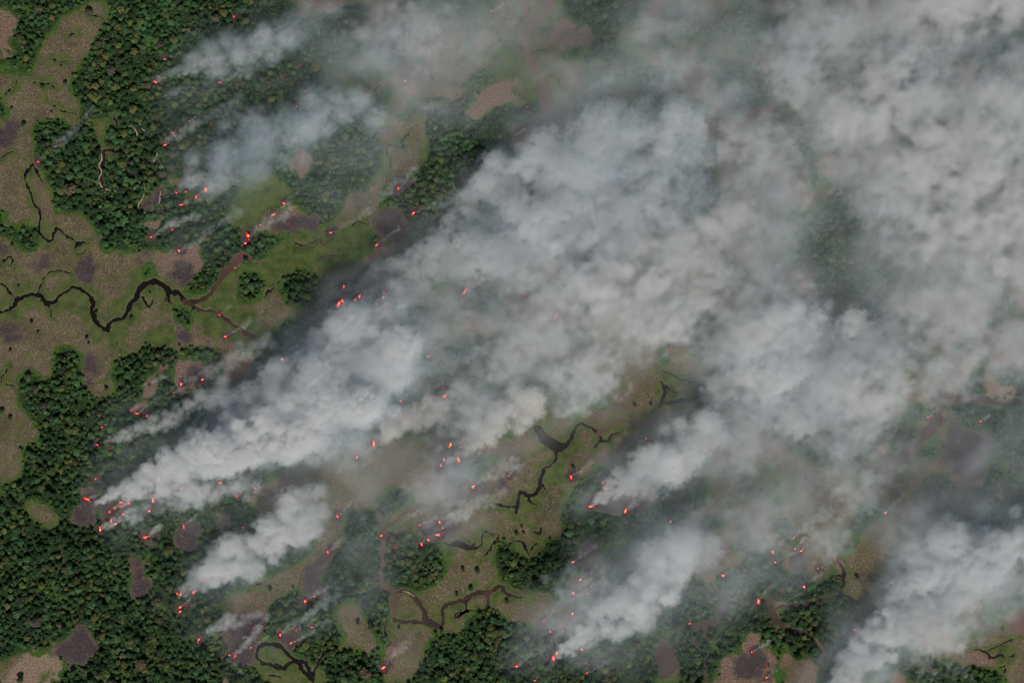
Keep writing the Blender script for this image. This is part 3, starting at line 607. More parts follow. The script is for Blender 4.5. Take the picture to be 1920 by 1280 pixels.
# ------------------------------------------------------------------ terrain grid (one sheet to the horizon, fine where it is seen)
CELL = 1.8
MX, MY = 1040.0, 720.0
fx = np.arange(-MX, MX + CELL, CELL); fy = np.arange(-MY, MY + CELL, CELL)
GX, GY = np.meshgrid(fx + 960.0, 640.0 - fy)             # metres from the top-left corner of the survey
ny, nx = GX.shape
w1, w2 = fbm2(ny, nx, CELL, 45, 1.7, 1), fbm2(ny, nx, CELL, 45, 1.7, 2)
w3, w4 = fbm2(ny, nx, CELL, 9, 1.5, 3), fbm2(ny, nx, CELL, 9, 1.5, 4)
WXX = GX + 3.2 * w1 + 1.1 * w3; WYY = GY + 3.2 * w2 + 1.1 * w4
w5, w6 = fbm2(ny, nx, CELL, 22, 1.5, 6), fbm2(ny, nx, CELL, 22, 1.5, 7)
KINDS = 'SGFBRPK'
kind_map = np.full((ny, nx), 2, np.int8); id_map = np.full((ny, nx), -1, np.int32)
def inside(poly, X, Y):
    r = np.zeros(X.shape, bool)
    x0, y0 = poly[:, 0], poly[:, 1]; x1, y1 = np.roll(x0, -1), np.roll(y0, -1)
    for a, b, c, d in zip(x0, y0, x1, y1):
        if b == d: continue
        hit = ((b > Y) != (d > Y)) & (X < (c - a) * (Y - b) / (d - b) + a)
        r ^= hit
    return r
def window(lo, hi, pad):
    """index ranges of the fine grid around a box in survey metres"""
    i0 = int(np.clip((lo[0] - 960 - pad + MX) / CELL, 0, nx)); i1 = int(np.clip((hi[0] - 960 + pad + MX) / CELL + 2, 0, nx))
    j0 = int(np.clip((640 - hi[1] - pad + MY) / CELL, 0, ny)); j1 = int(np.clip((640 - lo[1] + pad + MY) / CELL + 2, 0, ny))
    return slice(j0, j1), slice(i0, i1)
n_mix = fbm2(ny, nx, CELL, 120, 1.7, 5)
for n, (k, pts) in enumerate(POLYS):
    pp = smooth_closed(pts)
    w = window(pp.min(0), pp.max(0), 16)
    rag = {'B': 5.5, 'R': 5.5, 'P': 5.5, 'K': 10.0}.get(k, 0.0)                     # burnt and bare patches have ragged rims
    m = inside(pp, WXX[w] + rag * w5[w], WYY[w] + rag * w6[w])
    if k == 'M':                                          # land of which the smoke shows little: woods and meadows by turns
        kind_map[w][m] = np.where(n_mix[w][m] > 0.05, 2, np.where(n_mix[w][m] < -1.0, 4, 0)); id_map[w][m] = n
        continue
    kind_map[w][m] = KINDS.index(k); id_map[w][m] = n
# ground sheet goes on as forest outside the survey
SR = np.full((ny, nx), 60.0, np.float32)                  # the same for the rivers alone
SD = np.full((ny, nx), 60.0, np.float32)                  # distance to the nearest bank, negative in the water
RX, RY = GX + 1.6 * w1 + 0.4 * w3, GY + 1.6 * w2 + 0.4 * w4
for name, mud, P in STREAMS:
    for a, b in zip(P[:-1], P[1:]):
        w = window(np.minimum(a, b)[:2], np.maximum(a, b)[:2], 45)
        X, Y = RX[w], RY[w]
        d = b[:2] - a[:2]; L = max(d @ d, 1e-6)
        t = np.clip(((X - a[0]) * d[0] + (Y - a[1]) * d[1]) / L, 0, 1)
        dist = np.hypot(X - a[0] - t * d[0], Y - a[1] - t * d[1]) - np.maximum(1.25, 0.5 * (a[2] + t * (b[2] - a[2])))
        np.minimum(SD[w], dist, out=SD[w])
        if name != 'creek': np.minimum(SR[w], dist, out=SR[w])
is_f = (kind_map == 2).astype(np.float32)
SB = np.full((ny, nx), 60.0, np.float32)                  # distance to the pale sand banks
for line in BANKS.strip().splitlines():
    t, rest = line.split(' ', 1)
    for a in smooth_open([q + (3.0,) for q in conv(t, nums(rest))], 2.0):
        w = window(a[:2], a[:2], 8); np.minimum(SB[w], np.hypot(GX[w] - a[0], GY[w] - a[1]), out=SB[w])
near_f = blur(is_f, 5)
n_g = fbm2(ny, nx, CELL, 60, 1.5, 8)
masks = {}
for i, nm in enumerate(('dry', 'grass', 'forest', 'burnt', 'rust', 'pale', 'soot_shade')):
    masks[nm] = blur((kind_map == i), 2 if nm in ('soot_shade', 'burnt', 'rust', 'pale') else 1)
masks['soot_shade'] = blur(masks['soot_shade'], 2)
for (x, y, s) in fires:                                   # scorched ground round each fire, drawn out along the wind
    w = window((x, y), (x, y), 40)
    u_, v_ = (GX[w] - x) * 0.83 - (GY[w] - y) * 0.56, (GX[w] - x) * 0.56 + (GY[w] - y) * 0.83
    q = np.hypot(np.where(u_ > 0, u_ / 1.7, u_), v_) / (2.6 + 2.3 * s) + 0.28 * w5[w]
    masks['burnt'][w] = np.maximum(masks['burnt'][w], sstep(1.15, 0.75, q) * (SD[w] > 0.5))
open_ = (kind_map == 0)
fringe = sstep(0.20, 0.5, near_f + 0.07 * n_g) * open_
river_green = np.maximum(sstep(34, 10, SR + 10 * n_g + np.where(GX > 640, 12, 0)), sstep(12, 3, SD + 4 * n_g)) * open_
patch = sstep(1.25, 1.9, n_g) * open_
masks['grass'] = np.clip(masks['grass'] + blur(np.maximum(np.maximum(fringe, 0.9 * river_green), 0.8 * patch), 1), 0, 1)
n_l = fbm2(ny, nx, CELL, 70, 1.5, 10); f_edge = blur(is_f, 4)
lush = np.maximum(sstep(0.80, 0.62, f_edge + 0.04 * n_l), sstep(1.35, 1.75, n_l)) * is_f
lush *= 1 - sstep(0.2, 0.6, masks['burnt']); masks['forest'] *= 1 - sstep(0.2, 0.6, masks['burnt']); masks['lush'] = blur(lush, 1)
masks['bank'] = sstep(3.2, 0.4, SD)
height = np.clip(SD, -4, 2) * 0.3 - 0.6 + 0.16 * np.clip(fbm2(ny, nx, CELL, 25, 1.5, 9), -2, 3) * sstep(2, 8, SD)
height -= 0.0
# partition of the cells
cell_kind = kind_map[:-1, :-1]; cell_id = id_map[:-1, :-1]
ZV = height
verts_all = np.stack([GX - 960.0, 640.0 - GY, ZV], -1).reshape(-1, 3)
J, I = np.meshgrid(np.arange(ny - 1), np.arange(nx - 1), indexing='ij')
base = J * nx + I
quads = np.stack([base, base + 1, base + nx + 1, base + nx], -1)
mask_names = ('grass', 'forest', 'burnt', 'rust', 'pale', 'soot_shade', 'bank', 'lush')
flat_masks = {k: masks[k].reshape(-1) for k in mask_names}
def terrain_piece(name, sel, **props):
    q = quads[sel]
    ids, inv = np.unique(q, return_inverse=True)
    me = new_mesh(name, verts_all[ids], inv.reshape(q.shape), M_GROUND, True)
    for k in mask_names: attr(me, k, flat_masks[k][ids])
    return add(name, me, kind='structure', **props)
NAMES = {0: 'dry_meadow', 1: 'grass_meadow', 3: 'burn_scar', 4: 'bare_clearing', 5: 'pale_clearing', 6: 'scorched_shaded_ground'}
taken = np.zeros(cell_id.shape, bool)
for n in range(len(POLYS)):
    sel = (cell_id == n)
    if POLYS[n][0] == 'M':
        sel &= (cell_kind != 2); k = 0
    else: k = KINDS.index(POLYS[n][0])
    if k == 2 or sel.sum() < 12: continue
    terrain_piece(NAMES[k], sel); taken |= sel
terrain_piece('ground', ~taken)
# beyond the survey: a coarse ring that joins the sheet and runs to the horizon
R_ = 26000.0
xs = np.array([-R_, -9000, -3500, -1700, fx[0], fx[-1], 1700, 3500, 9000, R_]); ys = np.array([-R_, -9000, -3500, -1400, fy[0], fy[-1], 1400, 3500, 9000, R_])
vv = [(x, y, 0.0) for y in ys for x in xs]; nxs = len(xs)
ff = [(j * nxs + i, j * nxs + i + 1, (j + 1) * nxs + i + 1, (j + 1) * nxs + i) for j in range(len(ys) - 1) for i in range(nxs - 1) if not (i == 4 and j == 4)]
me = new_mesh('terrain', vv, ff, M_GROUND)
for k in mask_names: attr(me, k, np.full(len(vv), 1.0 if k == 'forest' else 0.0))
add('terrain', me, kind='structure')

# ------------------------------------------------------------------ water: one sheet to each stream, its shore is where the banks rise through it
for si, (name, mud, P) in enumerate(STREAMS):
    c = np.array(P); d = np.gradient(c[:, :2], axis=0); d /= np.maximum(np.hypot(d[:, 0], d[:, 1]), 1e-6)[:, None]
    n_ = np.stack([-d[:, 1], d[:, 0]], 1)
    hw = np.maximum(1.25, 0.5 * c[:, 2]) + 3.6
    A0 = [c[0, :2] - d[0] * hw[0] * q for q in (1.05, 0.85, 0.5)]; A1 = [c[-1, :2] + d[-1] * hw[-1] * q for q in (0.5, 0.85, 1.05)]
    rows = A0 + list(c[:, :2]) + A1
    hw = np.concatenate([hw[0] * np.array([0.3, 0.65, 0.93]), hw, hw[-1] * np.array([0.93, 0.65, 0.3])]); nn = np.concatenate([n_[:1]] * 3 + [n_] + [n_[-1:]] * 3)
    rows = np.array(rows)
    K = 5; z = -0.68 + 0.0012 * si
    vv = [(wx(r[0] + q * h * m[0]), wy(r[1] + q * h * m[1]), z) for r, h, m in zip(rows, hw, nn) for q in np.linspace(-1, 1, K)]
    ff = [(i * K + j, (i + 1) * K + j, (i + 1) * K + j + 1, i * K + j + 1) for i in range(len(rows) - 1) for j in range(K - 1)]
    me = new_mesh(name, vv, ff, M_WATER)
    mv = mud
    if si == 1: mv = None
    t = np.repeat(np.linspace(0, 1, len(rows)), K)
    attr(me, 'mud', np.clip(0.1 + 0.9 * t, 0, 1) * 0.9 if si == 1 else np.full(len(vv), mud))
    me.update()
    add(name, me, kind='structure')
for line in BANKS.strip().splitlines():
    t, rest = line.split(' ', 1)
    P = smooth_open([p + (3.0,) for p in conv(t, nums(rest))], 2.0)
    d = np.gradient(P[:, :2], axis=0); d /= np.maximum(np.hypot(d[:, 0], d[:, 1]), 1e-6)[:, None]
    vv, ff = [], []
    for i, (p, q) in enumerate(zip(P, d)):
        h = 0.75 + 0.75 * (0.5 + 0.5 * math.sin(0.9 * i) * math.cos(0.37 * i + 1)) + 0.3 * random.random(); h *= min(1, 0.3 + 0.25 * i, 0.3 + 0.25 * (len(P) - 1 - i))
        for s, z in ((-1, -1.5), (-0.7, 0.75), (0, 1.0), (0.7, 0.75), (1, -1.5)):
            vv.append((wx(p[0] - q[1] * s * h), wy(p[1] + q[0] * s * h), z))
    for i in range(len(P) - 1):
        for j in range(4): ff.append((i * 5 + j, (i + 1) * 5 + j, (i + 1) * 5 + j + 1, i * 5 + j + 1))
    add('sand_bank', new_mesh('sand_bank', vv, ff, M_SAND), kind='structure')
# ------------------------------------------------------------------ trees
def crown_mesh(name, seed, mat, lobes=6, clumps=26, flat=0.62):
    """unit crown (radius 1, base at z 0.35): leaf clumps over several lobes, over a dark irregular core"""
    r = random.Random(seed); V, F = [], []
    cs = [(0, 0, 0.95, 0.62)]
    for i in range(lobes):
        a = 2 * math.pi * (i + r.random() * 0.7) / lobes; d = r.uniform(0.38, 0.62)
        cs.append((d * math.cos(a), d * math.sin(a), r.uniform(0.62, 0.98), r.uniform(0.34, 0.5)))
    for (cx, cy, cz, R) in cs:
        for _ in range(int(clumps * (R / 0.45) ** 2)):
            z = r.uniform(-0.25, 1); a = r.uniform(0, 2 * math.pi); q = math.sqrt(max(0, 1 - z * z))
            n = Vector((q * math.cos(a), q * math.sin(a), z))
            p = Vector((cx, cy, cz * flat + 0.35)) + Vector((n.x * R, n.y * R, n.z * R * 0.8)) * r.uniform(0.82, 1.1)
            n = (n + Vector((r.gauss(0, .35), r.gauss(0, .35), r.gauss(0, .35) + 0.2))).normalized()
            u = n.orthogonal().normalized(); u.rotate(__import__('mathutils').Quaternion(n, r.uniform(0, 6.28))); v = n.cross(u)
            s = r.uniform(0.10, 0.20); b = len(V)
            for k in range(5):
                t = 2 * math.pi * k / 5; e = s * r.uniform(0.7, 1.25)
                V.append(tuple(p + u * e * math.cos(t) + v * e * math.sin(t) - n * 0.05 * r.random()))
            F.append((b, b + 1, b + 2, b + 3, b + 4))
    for (cx, cy, cz, R) in cs:                                # cores, so that the sky does not shine through from below
        b = len(V); m = 6
        for k in range(m):
            t = 2 * math.pi * k / m; V.append((cx + R * .8 * math.cos(t), cy + R * .8 * math.sin(t), cz * flat + 0.33))
        V.append((cx, cy, cz * flat + 0.35 + R * 0.62)); V.append((cx, cy, cz * flat + 0.1))
        for k in range(m):
            F.append((b + k, b + (k + 1) % m, b + m)); F.append((b + (k + 1) % m, b + k, b + m + 1))
    return new_mesh(name, V, F, mat)
def trunk_mesh(name, seed, mat):
    r = random.Random(seed); V, F = [], []
    def limb(p0, p1, r0, r1, m=6):
        a, b = Vector(p0), Vector(p1); d = (b - a).normalized(); u = d.orthogonal().normalized(); v = d.cross(u); k0 = len(V)
        for p, q in ((a, r0), (b, r1)):
            for k in range(m):
                t = 2 * math.pi * k / m; V.append(tuple(p + u * q * math.cos(t) + v * q * math.sin(t)))
        for k in range(m): F.append((k0 + k, k0 + (k + 1) % m, k0 + m + (k + 1) % m, k0 + m + k))
        F.append(tuple(range(k0 + m, k0 + 2 * m)))
    limb((0, 0, -1.0), (0.02, 0.02, 0.45), 0.10, 0.065); limb((0.02, 0.02, 0.45), (0.03, 0, 0.95), 0.065, 0.03)
    for i in range(4):
        a = i * 1.57 + r.random(); limb((0.02, 0.02, 0.3 + 0.06 * i), (0.5 * math.cos(a), 0.5 * math.sin(a), 0.75), 0.04, 0.018)
    return new_mesh(name, V, F, mat)
N_VAR = 10
lib = bpy.data.collections.new('forest_tree_kinds')            # not linked to the scene: sources for the forest mass
for i in range(N_VAR):
    o = bpy.data.objects.new('forest_tree_kind', crown_mesh('forest_crown', 100 + i, M_LEAF_I, lobes=5 + i % 4, clumps=16 + 2 * (i % 4))); lib.objects.link(o)
CROWNS = [crown_mesh('crown', 300 + i, M_LEAF_O, lobes=6 + i % 3, clumps=34) for i in range(6)]
TRUNKS = [trunk_mesh('trunk', 400 + i, M_BARK) for i in range(3)]

def at_grid(a, px, py):
    i = np.clip(((px - 960 + MX) / CELL).round().astype(int), 0, nx - 1); j = np.clip(((640 - py + MY) / CELL).round().astype(int), 0, ny - 1)
    return a[j, i]
n_size = fbm2(ny, nx, CELL, 110, 1.5, 21); n_tone = fbm2(ny, nx, CELL, 160, 1.4, 22); n_yel = fbm2(ny, nx, CELL, 90, 1.3, 23); n_gap = fbm2(ny, nx, CELL, 30, 1.3, 24)
f_soft = blur(is_f, 6)
# single trees: standing alone in the meadows, and broad or odd-coloured crowns that stand out of the forest (x, y, radius, tone)
BRIGHT, OLIVE, YELLOW, BROWN, GREY, DARK = (0.105, 0.15, 0.028), (0.088, 0.098, 0.032), (0.13, 0.125, 0.042), (0.10, 0.082, 0.045), (0.065, 0.062, 0.045), (0.026, 0.05, 0.018)
TONE = {'b': BRIGHT, 'o': OLIVE, 'y': YELLOW, 'n': BROWN, 'g': GREY, 'd': DARK}
WORD = {'b': 'bright green', 'o': 'olive', 'y': 'yellowish', 'n': 'pale brown', 'g': 'greyish', 'd': 'dark green'}
LONE = '''
A 369,470,15 345,375,8 459,665,7 135,700,15 240,490,12 68,610,9 62,335,7 290,630,7
D 70,98,11 545,475,11 180,530,12 215,590,10 490,620,11 500,648,9 600,903,13 740,505,11 105,330,9 60,690,10 15,1030,15 60,1070,14 845,365,8
G 155,245,10 120,1255,22 1520,750,13 1650,742,8
H 1305,68,12 985,440,13 1015,402,8 1025,435,8 685,640,13 765,650,16 730,748,14 930,820,13 95,938,14 325,970,9 565,985,13 650,780,10
I 335,105,15 440,195,16 690,130,14 980,685,13 1075,708,10 1115,718,9 1090,738,8 910,540,9 535,1145,8
E 1740,990,10 1650,995,10
'''
STAND = '''
A 225,50,24,o 300,35,20,o 295,103,20,y 735,130,20,b 770,200,24,o 940,90,22,o 1215,110,27,n 543,490,24,y 655,495,27,o 752,620,26,y 755,500,21,o 835,485,20,n 855,550,19,o 515,540,20,o 575,460,18,o 760,295,24,o 905,255,22,g 985,225,28,y 845,395,15,y 630,400,32,g 1780,382,26,y 865,715,24,o 405,1070,40,n 685,60,27,o 505,75,22,g 600,320,22,o 560,250,18,g 690,340,20,d 700,590,22,d 930,430,18,o 1040,560,20,o 985,590,22,b
G 132,730,21,b 240,730,23,b 298,636,20,o 895,825,28,o 950,530,32,o 1040,655,22,o 340,950,19,n 800,1170,36,n 630,950,32,d 690,930,19,o 210,930,34,g 130,810,20,g 520,560,24,o 560,700,26,d 430,640,24,d 1010,700,22,d 580,1010,24,o 860,1000,22,d 470,860,26,d 60,900,24,d 740,1040,20,o 900,1100,24,d
H 1617,1173,24,b 1475,370,21,b 140,1220,34,n 580,1250,22,b 390,545,22,o 378,598,23,o 408,625,20,o 300,640,22,d 350,700,20,o 480,600,22,d 750,1130,24,o 620,1180,26,d 900,1090,24,d 830,1000,22,o 1050,1200,24,d 1320,480,20,o 1450,470,22,d 1120,620,22,d 1300,680,20,o 170,960,20,d
D 205,905,22,g 480,1080,30,d 350,900,22,o 250,1000,24,g 420,1000,26,d 330,1110,24,d 390,820,20,o 300,940,20,d
F 855,140,20,o 830,230,20,o 900,80,18,o 960,20,18,o
I 740,940,18,y 800,1000,20,o 650,1130,22,d 420,950,20,d 120,1130,20,d
B 510,445,18,o 690,500,18,b 560,900,22,b 620,960,20,d 700,880,20,d
'''
singles = []
for blk, lone in ((LONE, True), (STAND, False)):
    for line in blk.strip().splitlines():
        t, rest = line.split(' ', 1); ox, oy = TILE[t]
        for p in rest.split():
            q = p.split(','); singles.append([ox + float(q[0]) / 3, oy + float(q[1]) / 3, float(q[2]) / 3, 'd' if lone else q[3], lone])
# forest mass: crowns packed so that they touch but seldom overlap
cand = 150000
cx = RNG.uniform(-70, 1990, cand); cy = RNG.uniform(-70, 1350, cand)
fm = at_grid(kind_map, cx, cy) == 2; soft = at_grid(f_soft, cx, cy); sdv = at_grid(SD, cx, cy)
gap = at_grid(n_gap, cx, cy)
ok = fm & (sdv > 1.5) & (at_grid(SB, cx, cy) > 2.8) & (at_grid(masks['burnt'], cx, cy) < 0.45) & (gap > -1.75) & (RNG.random(cand) > 0.8 * at_grid(lush, cx, cy))
cx, cy, soft = cx[ok], cy[ok], soft[ok]
sz = at_grid(n_size, cx, cy); tone = at_grid(n_tone, cx, cy); yel = at_grid(n_yel, cx, cy)
u = RNG.random(len(cx))
rad = np.clip(2.6 + 1.1 * sz + 4.6 * (u ** 4), 1.4, 7.8) * (0.5 + 0.5 * sstep(0.5, 0.95, soft))
order = np.argsort(-rad * RNG.uniform(0.8, 1.2, len(rad)))
HS = 7.0; hashg = {}
def near(x, y, r, k=0.68):
    a, b = int(x // HS), int(y // HS)
    for i in (-2, -1, 0, 1, 2):
        for j in (-2, -1, 0, 1, 2):
            for (X, Y, R) in hashg.get((a + i, b + j), ()):
                if (X - x) ** 2 + (Y - y) ** 2 < (k * (R + r)) ** 2: return True
    return False
for s in fires: hashg.setdefault((int(s[0] // HS), int(s[1] // HS)), []).append((s[0], s[1], 1.5 + 1.1 * s[2]))
for s in singles: hashg.setdefault((int(s[0] // HS), int(s[1] // HS)), []).append((s[0], s[1], s[2] * 0.9))
keep = []
for i in order:
    x, y, r = cx[i], cy[i], rad[i]
    if near(x, y, r): continue
    hashg.setdefault((int(x // HS), int(y // HS)), []).append((x, y, r)); keep.append(i)
keep = np.array(keep)
TX, TY, TR = cx[keep], cy[keep], rad[keep]
def tint_of(tone, yel, soft, r):
    n = len(tone)
    base = np.array([0.027, 0.064, 0.022]) * np.ones((n, 3))
    t = sstep(-1.5, 1.5, tone + 0.6 * r.standard_normal(n))[:, None]
    c = base * (0.65 + 0.75 * t) 
    y = sstep(0.2, 1.9, yel + 0.8 * r.standard_normal(n))[:, None]
    c = c * (1 - y) + np.array([0.078, 0.088, 0.028]) * y
    e = sstep(0.9, 0.5, soft)[:, None]
    c = c * (1 - 0.75 * e) + np.array([0.052, 0.098, 0.02]) * 0.75 * e
    k = r.random(n)[:, None]
    c = np.where(k < 0.045, np.array([0.058, 0.10, 0.025]), np.where(k > 0.985, np.array([0.075, 0.068, 0.040]), np.where((k > 0.90), np.array([0.018, 0.040, 0.017]), c)))
    return c * 1.15 * np.exp(0.2 * r.standard_normal(n))[:, None]
TT = tint_of(tone[keep], yel[keep], soft[keep], RNG)
# the largest clear ones become single trees too
clear = ((TX < 620) | ((TY > 900) & (TX < 1500))) & (TX > 5) & (TX < 1915) & (TY > 5) & (TY < 1275)
pick = [i for i in np.argsort(-TR) if clear[i]][: max(0, 296 - len(singles))]
FOREST_NAME = [((0, 0), 'upper left corner forest'), ((330, 90), 'upper left forest by the smoke'), ((120, 300), 'forest left of the pale-banked creeks'),
               ((200, 420), 'forest strip above the dark river'), ((440, 520), 'wood by the brown river head'), ((120, 780), 'forest left of the teardrop scar'), ((250, 720), 'forest right of the teardrop scar'),
               ((60, 940), 'forest below the left edge meadow'), ((120, 1100), 'lower left forest'), ((330, 1180), 'forest left of the oxbow lake'), ((560, 1230), 'forest right of the oxbow lake'),
               ((790, 1050), 'river-bend forest'), ((860, 1220), 'forest below the branching river'), ((1120, 1060), 'forest right of the black creeks'),
               ((1150, 1240), 'forest by the round pond'), ((1450, 1180), 'forest right of the round pond'), ((700, 1090), 'forest left of the straight river')]
def forest_name(x, y): return min(FOREST_NAME, key=lambda f: (f[0][0] - x) ** 2 + (f[0][1] - y) ** 2)[1]
MEADOW_NAME = [((110, 150), 'the diagonal meadow at upper left'), ((50, 240), 'the meadow left of the round islet'), ((60, 560), 'the meadow along the dark river'), ((60, 680), 'the meadow left of the teardrop scar'),
               ((200, 730), 'the clearing of the teardrop burn scar'), ((20, 790), 'the left edge meadow'), ((160, 620), 'the meadow south of the dark river'), ((230, 590), 'the bend of the dark river'), ((50, 930), 'the clearing in the left forest'), ((40, 1270), 'the pale corner clearing'),
               ((510, 1100), 'the smoky brown strip above the oxbow lake'), ((980, 1000), 'the meadow with black creeks'), ((1075, 875), 'the green patch beside the long creek'), ((880, 1065), 'the meadow right of the bend forest'), ((940, 1125), 'the bank of the branching river'),
               ((670, 1160), 'the small meadow left of the brown river'), ((830, 1180), 'the lower bank of the branching river'), ((1390, 890), 'the hazy dry meadow at right'), ((1630, 1090), 'the dry meadow inside the right-hand creek'), ((1215, 760), 'the hazy meadow right of centre'), ((1460, 1235), 'the rim of the lower right burn scar')]
def meadow_name(x, y): return min(MEADOW_NAME, key=lambda f: (f[0][0] - x) ** 2 + (f[0][1] - y) ** 2)[1]
drop = np.zeros(len(TX), bool); drop[pick] = True
lone_groups = {}
for s in singles:
    if s[4]: lone_groups.setdefault(meadow_name(s[0], s[1]), []).append(s)
ORD = ['first', 'second', 'third', 'fourth', 'fifth', 'sixth', 'seventh', 'eighth', 'ninth', 'tenth', 'eleventh', 'twelfth', 'thirteenth', 'fourteenth', 'fifteenth', 'sixteenth']
def nth(i, n):
    if n == 2: return ('left of two', 'right of two')[i]
    if i == 0: return 'leftmost'
    if i == n - 1: return 'rightmost'
    return ORD[i] + ' from left'
def make_tree(x, y, r, tint, label, group, k):
    t = add('tree', None, label=label, category='tree', group=group)
    z = float(at_grid(ZV, np.array([x]), np.array([y]))[0])
    t.location = (wx(x), wy(y), z); t.rotation_euler = (0, 0, random.uniform(0, 6.28)); t.scale = (r, r, r * random.uniform(0.95, 1.2) * 1.15)
    c = add('crown', CROWNS[k % 6], t); c.location = (0, 0, 0.25); c['tint'] = tuple(float(v) for v in tint)
    add('trunk', TRUNKS[k % 3], t)
k = 0
for nm, ss in lone_groups.items():
    ss.sort()
    for i, s in enumerate(ss):
        size = 'small' if s[2] < 3.6 else 'round'
        lab = f'{size} dark tree standing alone on {nm}' if len(ss) == 1 else f'{size} lone tree, {nth(i, len(ss))}, on {nm}'
        make_tree(s[0], s[1], s[2] * 0.95, np.array(DARK) * random.uniform(0.9, 1.3), lab, 'trees standing alone in the meadows', k); k += 1
stand_groups = {}
for s in singles:
    if not s[4]: stand_groups.setdefault((s[3], forest_name(s[0], s[1])), []).append(s)
for (tn, nm), ss in stand_groups.items():
    ss.sort()
    for i, s in enumerate(ss):
        lab = f'broad {WORD[tn]} crown in the {nm}' if len(ss) == 1 else f'broad {WORD[tn]} crown, {nth(i, len(ss))} of its tone, {nm}'
        make_tree(s[0], s[1], s[2], np.array(TONE[tn]) * random.uniform(0.85, 1.1), lab, 'crowns that stand out of the forest', k); k += 1
for i in pick:
    nm = forest_name(TX[i], TY[i])
    make_tree(TX[i], TY[i], TR[i] * 1.08, TT[i], f'one of the wide green crowns packed in the {nm}', f'wide crowns of the {nm}', k); k += 1
TX, TY, TR, TT = TX[~drop], TY[~drop], TR[~drop], TT[~drop]
TZ = at_grid(ZV, TX, TY) + 1.0
me = bpy.data.meshes.new('forest'); me.vertices.add(len(TX))
me.vertices.foreach_set('co', np.stack([TX - 960, 640 - TY, TZ], -1).astype(np.float32).ravel())
a = me.attributes.new('tint', 'FLOAT_COLOR', 'POINT'); a.data.foreach_set('color', np.concatenate([TT, np.ones((len(TT), 1))], 1).astype(np.float32).ravel())
attr(me, 'width', TR * 1.12); attr(me, 'tall', TR * RNG.uniform(0.9, 1.75, len(TR)) * (0.55 + 0.45 * sstep(1.8, 3.2, TR))); attr(me, 'turn', RNG.uniform(0, 6.28, len(TR)))
attr(me, 'which', RNG.integers(0, N_VAR, len(TR)), 'INT'); me.materials.append(M_LEAF_I)
forest = add('forest', me, kind='stuff', label='dense dark green forest canopy between the meadows and rivers', category='forest')
g = bpy.data.node_groups.new('forest_scatter', 'GeometryNodeTree')
g.interface.new_socket('Geometry', in_out='INPUT', socket_type='NodeSocketGeometry'); g.interface.new_socket('Geometry', in_out='OUTPUT', socket_type='NodeSocketGeometry')
gi, go = g.nodes.new('NodeGroupInput'), g.nodes.new('NodeGroupOutput')
iop = g.nodes.new('GeometryNodeInstanceOnPoints'); ci = g.nodes.new('GeometryNodeCollectionInfo')
ci.inputs[0].default_value = lib; ci.inputs['Separate Children'].default_value = True; ci.inputs['Reset Children'].default_value = True
def named(name, t):
    n = g.nodes.new('GeometryNodeInputNamedAttribute'); n.data_type = t; n.inputs[0].default_value = name; return n.outputs[0]
cs, cr = g.nodes.new('ShaderNodeCombineXYZ'), g.nodes.new('ShaderNodeCombineXYZ')
L = g.links.new
wd = named('width', 'FLOAT'); L(wd, cs.inputs[0]); L(wd, cs.inputs[1]); L(named('tall', 'FLOAT'), cs.inputs[2]); L(named('turn', 'FLOAT'), cr.inputs[2])
L(gi.outputs[0], iop.inputs['Points']); L(ci.outputs[0], iop.inputs['Instance']); iop.inputs['Pick Instance'].default_value = True
L(named('which', 'INT'), iop.inputs['Instance Index']); L(cr.outputs[0], iop.inputs['Rotation']); L(cs.outputs[0], iop.inputs['Scale'])
L(iop.outputs[0], go.inputs[0])
forest.modifiers.new('scatter', 'NODES').node_group = g

# ------------------------------------------------------------------ felled trunks in two pale clearings
def log_mesh(L_, r, seed):
    q = random.Random(seed); V, F = [], []; m = 6
    for i in range(4):
        z = q.uniform(-.1, .1)
        for k in range(m):
            t = 2 * math.pi * k / m; R = r * (1 - 0.18 * i) * q.uniform(.9, 1.1); V.append((L_ * (i / 3 - .5), R * math.cos(t) + z, R * math.sin(t)))
    for i in range(3):
        for k in range(m): F.append((i * m + k, i * m + (k + 1) % m, (i + 1) * m + (k + 1) % m, (i + 1) * m + k))
    F += [tuple(range(m - 1, -1, -1)), tuple(range(3 * m, 4 * m))]
    return new_mesh('felled_trunk', V, F, M_LOG)
LOGS = [log_mesh(9 + 3 * i, 0.55, i) for i in range(3)]
for (n, x0, x1, y0, y1, ang, where) in ((16, 466, 514, 914, 938, 0.45, 'the tan clearing beside the thick plume'), (9, 412, 432, 962, 990, 1.2, 'the small square clearing below the thick plume')):
    for i in range(n):
        t = random.random()
        o = add('felled_trunk', LOGS[i % 3], label=f'bare felled trunk lying among others in {where}', category='log', group=f'felled trunks in {where}')
        o.location = (wx(x0 + (x1 - x0) * t), wy((y1 if n == 16 else y0) + ((y0 - y1) * t + random.uniform(-7, 7) if n == 16 else (y1 - y0) * random.random())), 0.6 + 0.04 * i)
        o.rotation_euler = (0, 0, ang + random.uniform(-.7, .7))

